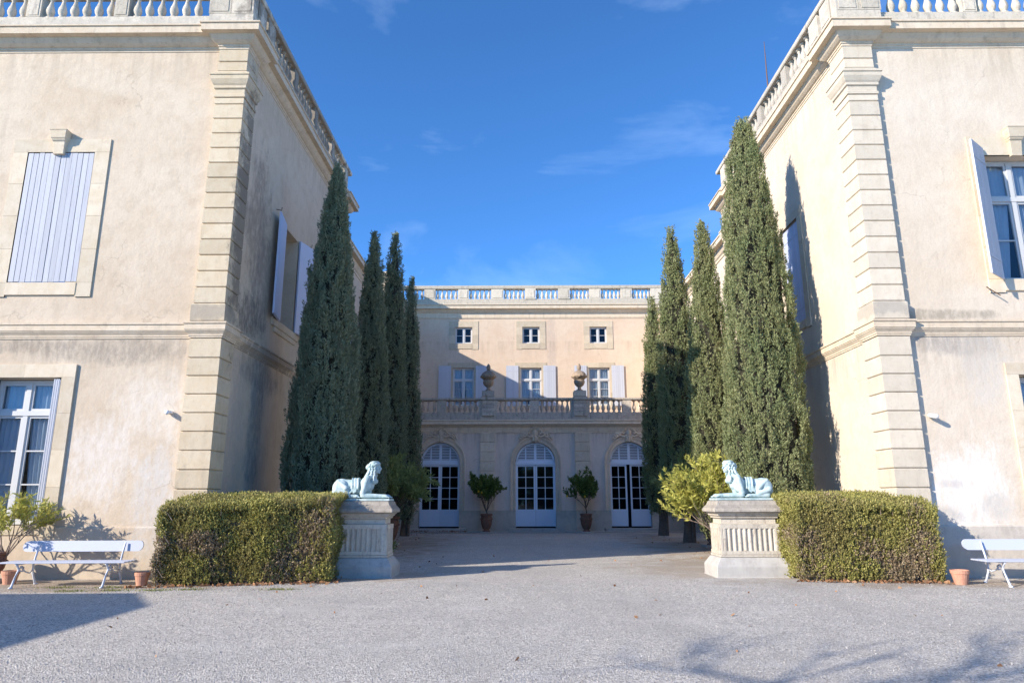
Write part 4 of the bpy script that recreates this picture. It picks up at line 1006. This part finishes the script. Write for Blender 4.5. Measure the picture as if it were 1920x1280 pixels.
# ------------------------------------------------------------------ shrubs and potted trees
def grow(g, tips, p, d, L, r, depth, rnd, spread=.5, up=.25, segs=3):
    pts = [p]; rr_ = [r]; q = Vector(p); dd = Vector(d).normalized()
    for k in range(segs):
        dd = (dd+Vector((rnd.gauss(0, .14), rnd.gauss(0, .14), rnd.gauss(0, .1)+up*.25))).normalized(); q = q+dd*L/segs; pts.append(q.copy()); rr_.append(r*(1-.4*(k+1)/segs))
        if depth <= 1: tips.append((q.copy(), dd.copy()))
    g.tube(pts, rr_, 5 if depth > 1 else 4)
    if depth > 0:
        for k in range(rnd.choice((2, 3, 3))):
            nd = (dd+Vector((rnd.gauss(0, spread), rnd.gauss(0, spread), rnd.gauss(0, spread*.6)+up))).normalized()
            grow(g, tips, pts[-1] if k else pts[-2], nd, L*rnd.uniform(.6, .9), r*.6, depth-1, rnd, spread, up, segs)

def anduze(x, y, h, r, label):
    t = thing('glazed_vase', (x, y, 0), label, 'vase', 'large garden vases')
    g = G(); g.lathe([(r*.62, 0), (r*.62, .04), (r*.45, .06), (r*.45, .1), (r*.62, .18*h), (r*.85, .4*h), (r*.93, .6*h), (r*.9, .8*h), (r*.86, .88*h), (r*1.0, .91*h), (r*1.02, .98*h), (r*.92, h), (r*.84, .95*h)], (x, y, .06), 22); g.build('vase', M['anduze'], t, smooth=True)
    g = G()
    for k in range(24):
        a = 2*pi*k/24; dz = .05*abs(sin(a*2)); q = r*.96; g.ball((x+q*cos(a), y+q*sin(a), .06+h*.72-dz), (.03, .03, .022), 6, 5)
    g.build('garland', M['anduze'], t, smooth=True)
    g = G(); g.cbox(x-r*.95, x+r*.95, y-r*.95, y+r*.95, .0, .06, .01); g.build('foot_slab', M['step'], t)
    g = G(); g.lathe([(r*.85, .90*h), (.01, .92*h)], (x, y, .06), 14); g.build('soil', M['bark'], t)
    return t

def shrub(name, x, y, z, label, seed, mat, n0=7, L=.7, depth=3, leafL=.11, ratio=.11, per=10, spread=.5, up=.25, lean=(0, 0), width=.5, cat='shrub', r=.022, group=None, fruit=0, trunk=0., droop=0., maxr=None):
    rnd = random.Random(seed); rng = np.random.default_rng(seed)
    t = thing(name, (x, y, z), label, cat, group); g = G(); tips = []
    p0 = Vector((x, y, z))
    if trunk: g.tube([p0-Vector((0, 0, .1)), p0+Vector((.03, 0, trunk*.5)), p0+Vector((0, 0, trunk))], [r*2, r*1.7, r*1.5], 7); p0 = p0+Vector((0, 0, trunk))
    for k in range(n0):
        a = 2*pi*(k+rnd.random()*.6)/n0; d = Vector((cos(a)*width+lean[0], sin(a)*width+lean[1], 1)); grow(g, tips, p0, d, L*rnd.uniform(.8, 1.1), r, depth, rnd, spread, up)
    g.build('branches', M['bark'] if mat != M['oleander_sun'] else M['twig'], t)
    P = []; D = []
    for q, d in tips:
        for k in range(per):
            P.append(tuple(q-d*rnd.uniform(0, .12)+Vector((rnd.gauss(0, .01), rnd.gauss(0, .01), 0)))); D.append(tuple(d*.7+Vector((rnd.gauss(0, .6), rnd.gauss(0, .6), rnd.gauss(.1, .5)-droop))))
    P = np.array(P); D = np.array(D); LL = leafL*rng.uniform(.6, 1.3, len(P))
    leafmesh('leaves', leafcloud(P, D, LL, LL*ratio, rng), mat, t)
    for k in range(fruit):
        q, d = rnd.choice(tips); g = G(); g.ball(q+Vector((0, -.05, -.07)), (.045, .045, .055), 8, 6); g.build('lemon', M['lemon'], t, smooth=True)
    return t
# potted lemon trees either side of the centre door
anduze(-1.40, 33.7, .82, .29, 'brown glazed vase holding the lemon tree left of the centre door')
anduze(3.30, 33.7, .82, .29, 'brown glazed vase holding the lemon tree right of the centre door')
shrub('lemon_tree', -1.40, 33.7, .85, 'potted lemon tree with fruit, left of the centre door', 31, M['lemon_leaf'], 9, .62, 3, .13, .26, 8, .55, .26, (0, 0), .5, 'lemon tree', .02, 'potted lemon trees', 9, .12)
shrub('lemon_tree', 3.30, 33.7, .85, 'potted lemon tree with open crown, right of the centre door', 38, M['lemon_leaf'], 9, .60, 3, .13, .26, 7, .55, .28, (0, 0), .55, 'lemon tree', .02, 'potted lemon trees', 8, .25)
# vases with oleanders along the rows
anduze(-4.35, 24.6, .9, .34, 'dark glazed vase on a slab, left side just behind the left pedestal')
anduze(6.45, 23.6, .9, .34, 'dark glazed vase in the shade, right side behind the right pedestal')
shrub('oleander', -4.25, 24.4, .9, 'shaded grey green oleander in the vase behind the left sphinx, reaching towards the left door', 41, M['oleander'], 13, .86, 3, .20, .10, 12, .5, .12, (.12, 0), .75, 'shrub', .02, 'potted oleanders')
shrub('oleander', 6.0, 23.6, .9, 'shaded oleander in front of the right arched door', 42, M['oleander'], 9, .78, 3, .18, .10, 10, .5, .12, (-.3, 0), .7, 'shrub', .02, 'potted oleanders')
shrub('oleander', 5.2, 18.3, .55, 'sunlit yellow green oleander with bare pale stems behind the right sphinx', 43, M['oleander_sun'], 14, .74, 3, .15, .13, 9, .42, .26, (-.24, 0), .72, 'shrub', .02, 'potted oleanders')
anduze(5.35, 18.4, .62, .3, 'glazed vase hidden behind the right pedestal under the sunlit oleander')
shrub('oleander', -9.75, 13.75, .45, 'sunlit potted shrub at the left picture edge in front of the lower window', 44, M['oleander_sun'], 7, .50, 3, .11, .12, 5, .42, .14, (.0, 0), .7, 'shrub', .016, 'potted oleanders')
anduze(-9.95, 13.7, .5, .25, 'vase at the left picture edge beside the bench')
# dark tufts low beside the left vase
shrub('young_oleander', -3.5, 19.6, .0, 'small dark seedling tuft low behind the left pedestal', 45, M['oleander'], 5, .3, 1, .14, .1, 9, .4, .2, (0, 0), .5, 'shrub', .01)

# ------------------------------------------------------------------ litter, weeds, pebbles
def litter(name, n, fn, size, mat, seed, ratio=.45, flat=.25):
    rng = np.random.default_rng(seed); P = np.array([fn(rng) for _ in range(n)]); D = rng.normal(0, 1, (n, 3)); D[:, 2] = np.abs(D[:, 2])*flat
    L = size*rng.uniform(.5, 1.4, n); return leafmesh(name, leafcloud(P, D, L, L*ratio, rng), mat, None, None, 'stuff')
def near_edges(r):
    k = r.choice(6, p=[.28, .2, .2, .1, .06, .16])
    if k == 0: t = r.uniform(0, 1); return (-6.9+3.4*t+r.normal(0, .05), 12.9+.65*t-abs(r.normal(0, .08)), .008+abs(r.normal(0, .012)))
    if k == 1: t = r.uniform(0, 1); return (5.3+2.6*t, 13.72-.33*t-abs(r.normal(0, .07)), .008+abs(r.normal(0, .012)))
    if k == 2: return (-4.9+r.uniform(0, 2.6), 33.4+r.normal(0, .25), .06+abs(r.normal(0, .03)))
    if k == 3: return (-3.55+r.normal(0, .12), 14.0+r.normal(0, .3), .01)
    if k == 4: return (r.uniform(-6, 7), r.uniform(6, 20), .006)
    return (r.choice([-4.2, 5.6])+r.normal(0, .6), r.uniform(16, 33), .01)
litter('fallen_leaves', 1000, near_edges, .06, M['deadleaf'], 61)
litter('gravel_stones', 30000, lambda r: (r.uniform(-9, 10), r.uniform(5.4, 13.5)**1.0, .001), .013, M['pebble'], 62, .5, .5)
def weeds(r):
    cx, cy = [(-7.6, 12.4), (-6.9, 12.5), (-6.2, 12.5), (-5.6, 12.6), (-8.1, 12.9), (-7.2, 12.9), (-4.1, 12.6)][r.integers(0, 7)]
    return (cx+r.normal(0, .16), cy+r.normal(0, .07), .0)
rng = np.random.default_rng(63); P = np.array([weeds(rng) for _ in range(1500)]); D = rng.normal(0, .6, (1500, 3))+[0, 0, 1]
leafmesh('weed_tufts', leafcloud(P, D, .035*rng.uniform(.5, 1.3, 1500), .005, rng), M['grass'], kind='stuff')

rng = np.random.default_rng(90); C = []
for k in range(46):
    cx = -75+150*k/45+rng.normal(0, 1.5); cy = -62+rng.normal(0, 4); h = rng.uniform(6, 9); w_ = rng.uniform(2.6, 4)
    q = rng.normal(0, 1, (900, 3)); q /= np.linalg.norm(q, axis=1, keepdims=True); C.append(q*[w_, w_, h*.5]*rng.uniform(.75, 1.05, (900, 1))+[cx, cy, h*.5])
C = np.vstack(C); leafmesh('far_woodland', leafcloud(C, rng.normal(0, 1, C.shape), rng.uniform(.6, 1.2, len(C)), .35, rng), M['cypress'], kind='stuff')
# ------------------------------------------------------------------ neighbours beside the camera: a low outbuilding and a bare tree, both shading the gravel
ob = thing('garden_outbuilding', (-16, 2, 0), 'low stone outbuilding left of the forecourt whose roof corner shades the gravel', 'building')
g = G(); g.box(-20, -13.6, -6, 7.1, 0, 3.9); g.build('walls', M['plaster_left'], ob)
g = G(); g.v([(-20.3, -6.3, 3.9), (-13.15, -6.3, 3.9), (-13.15, 5.9, 3.9), (-14.1, 7.35, 3.9), (-20.3, 7.1, 3.9), (-20.3, -6.3, 4.1), (-13.15, -6.3, 4.1), (-13.15, 5.9, 4.1), (-14.1, 7.35, 4.1), (-20.3, 7.1, 4.1)])
g.F += [(4, 3, 2, 1, 0), (5, 6, 7, 8, 9)]+[(i, (i+1) % 5, 5+(i+1) % 5, 5+i) for i in range(5)]
g.build('roof', M['roof'], ob)
bt = thing('bare_tree', (-8.9, -1.5, 0), 'leafless plane tree beside the forecourt casting branch shadows on the gravel', 'tree')
g = G(); tips = []; rnd = random.Random(77)
g.tube([(-8.9, -1.5, -.1), (-8.85, -1.45, 2.5), (-8.9, -1.5, 5.2)], [.22, .18, .14], 9)
for k in range(4): a = k*1.57+.4; grow(g, tips, Vector((-8.9, -1.5, 5.1)), Vector((cos(a)*.7, sin(a)*.7, 1)), 1.05, .07, 4, rnd, .5, .15)
g.build('limbs', M['bark'], bt)
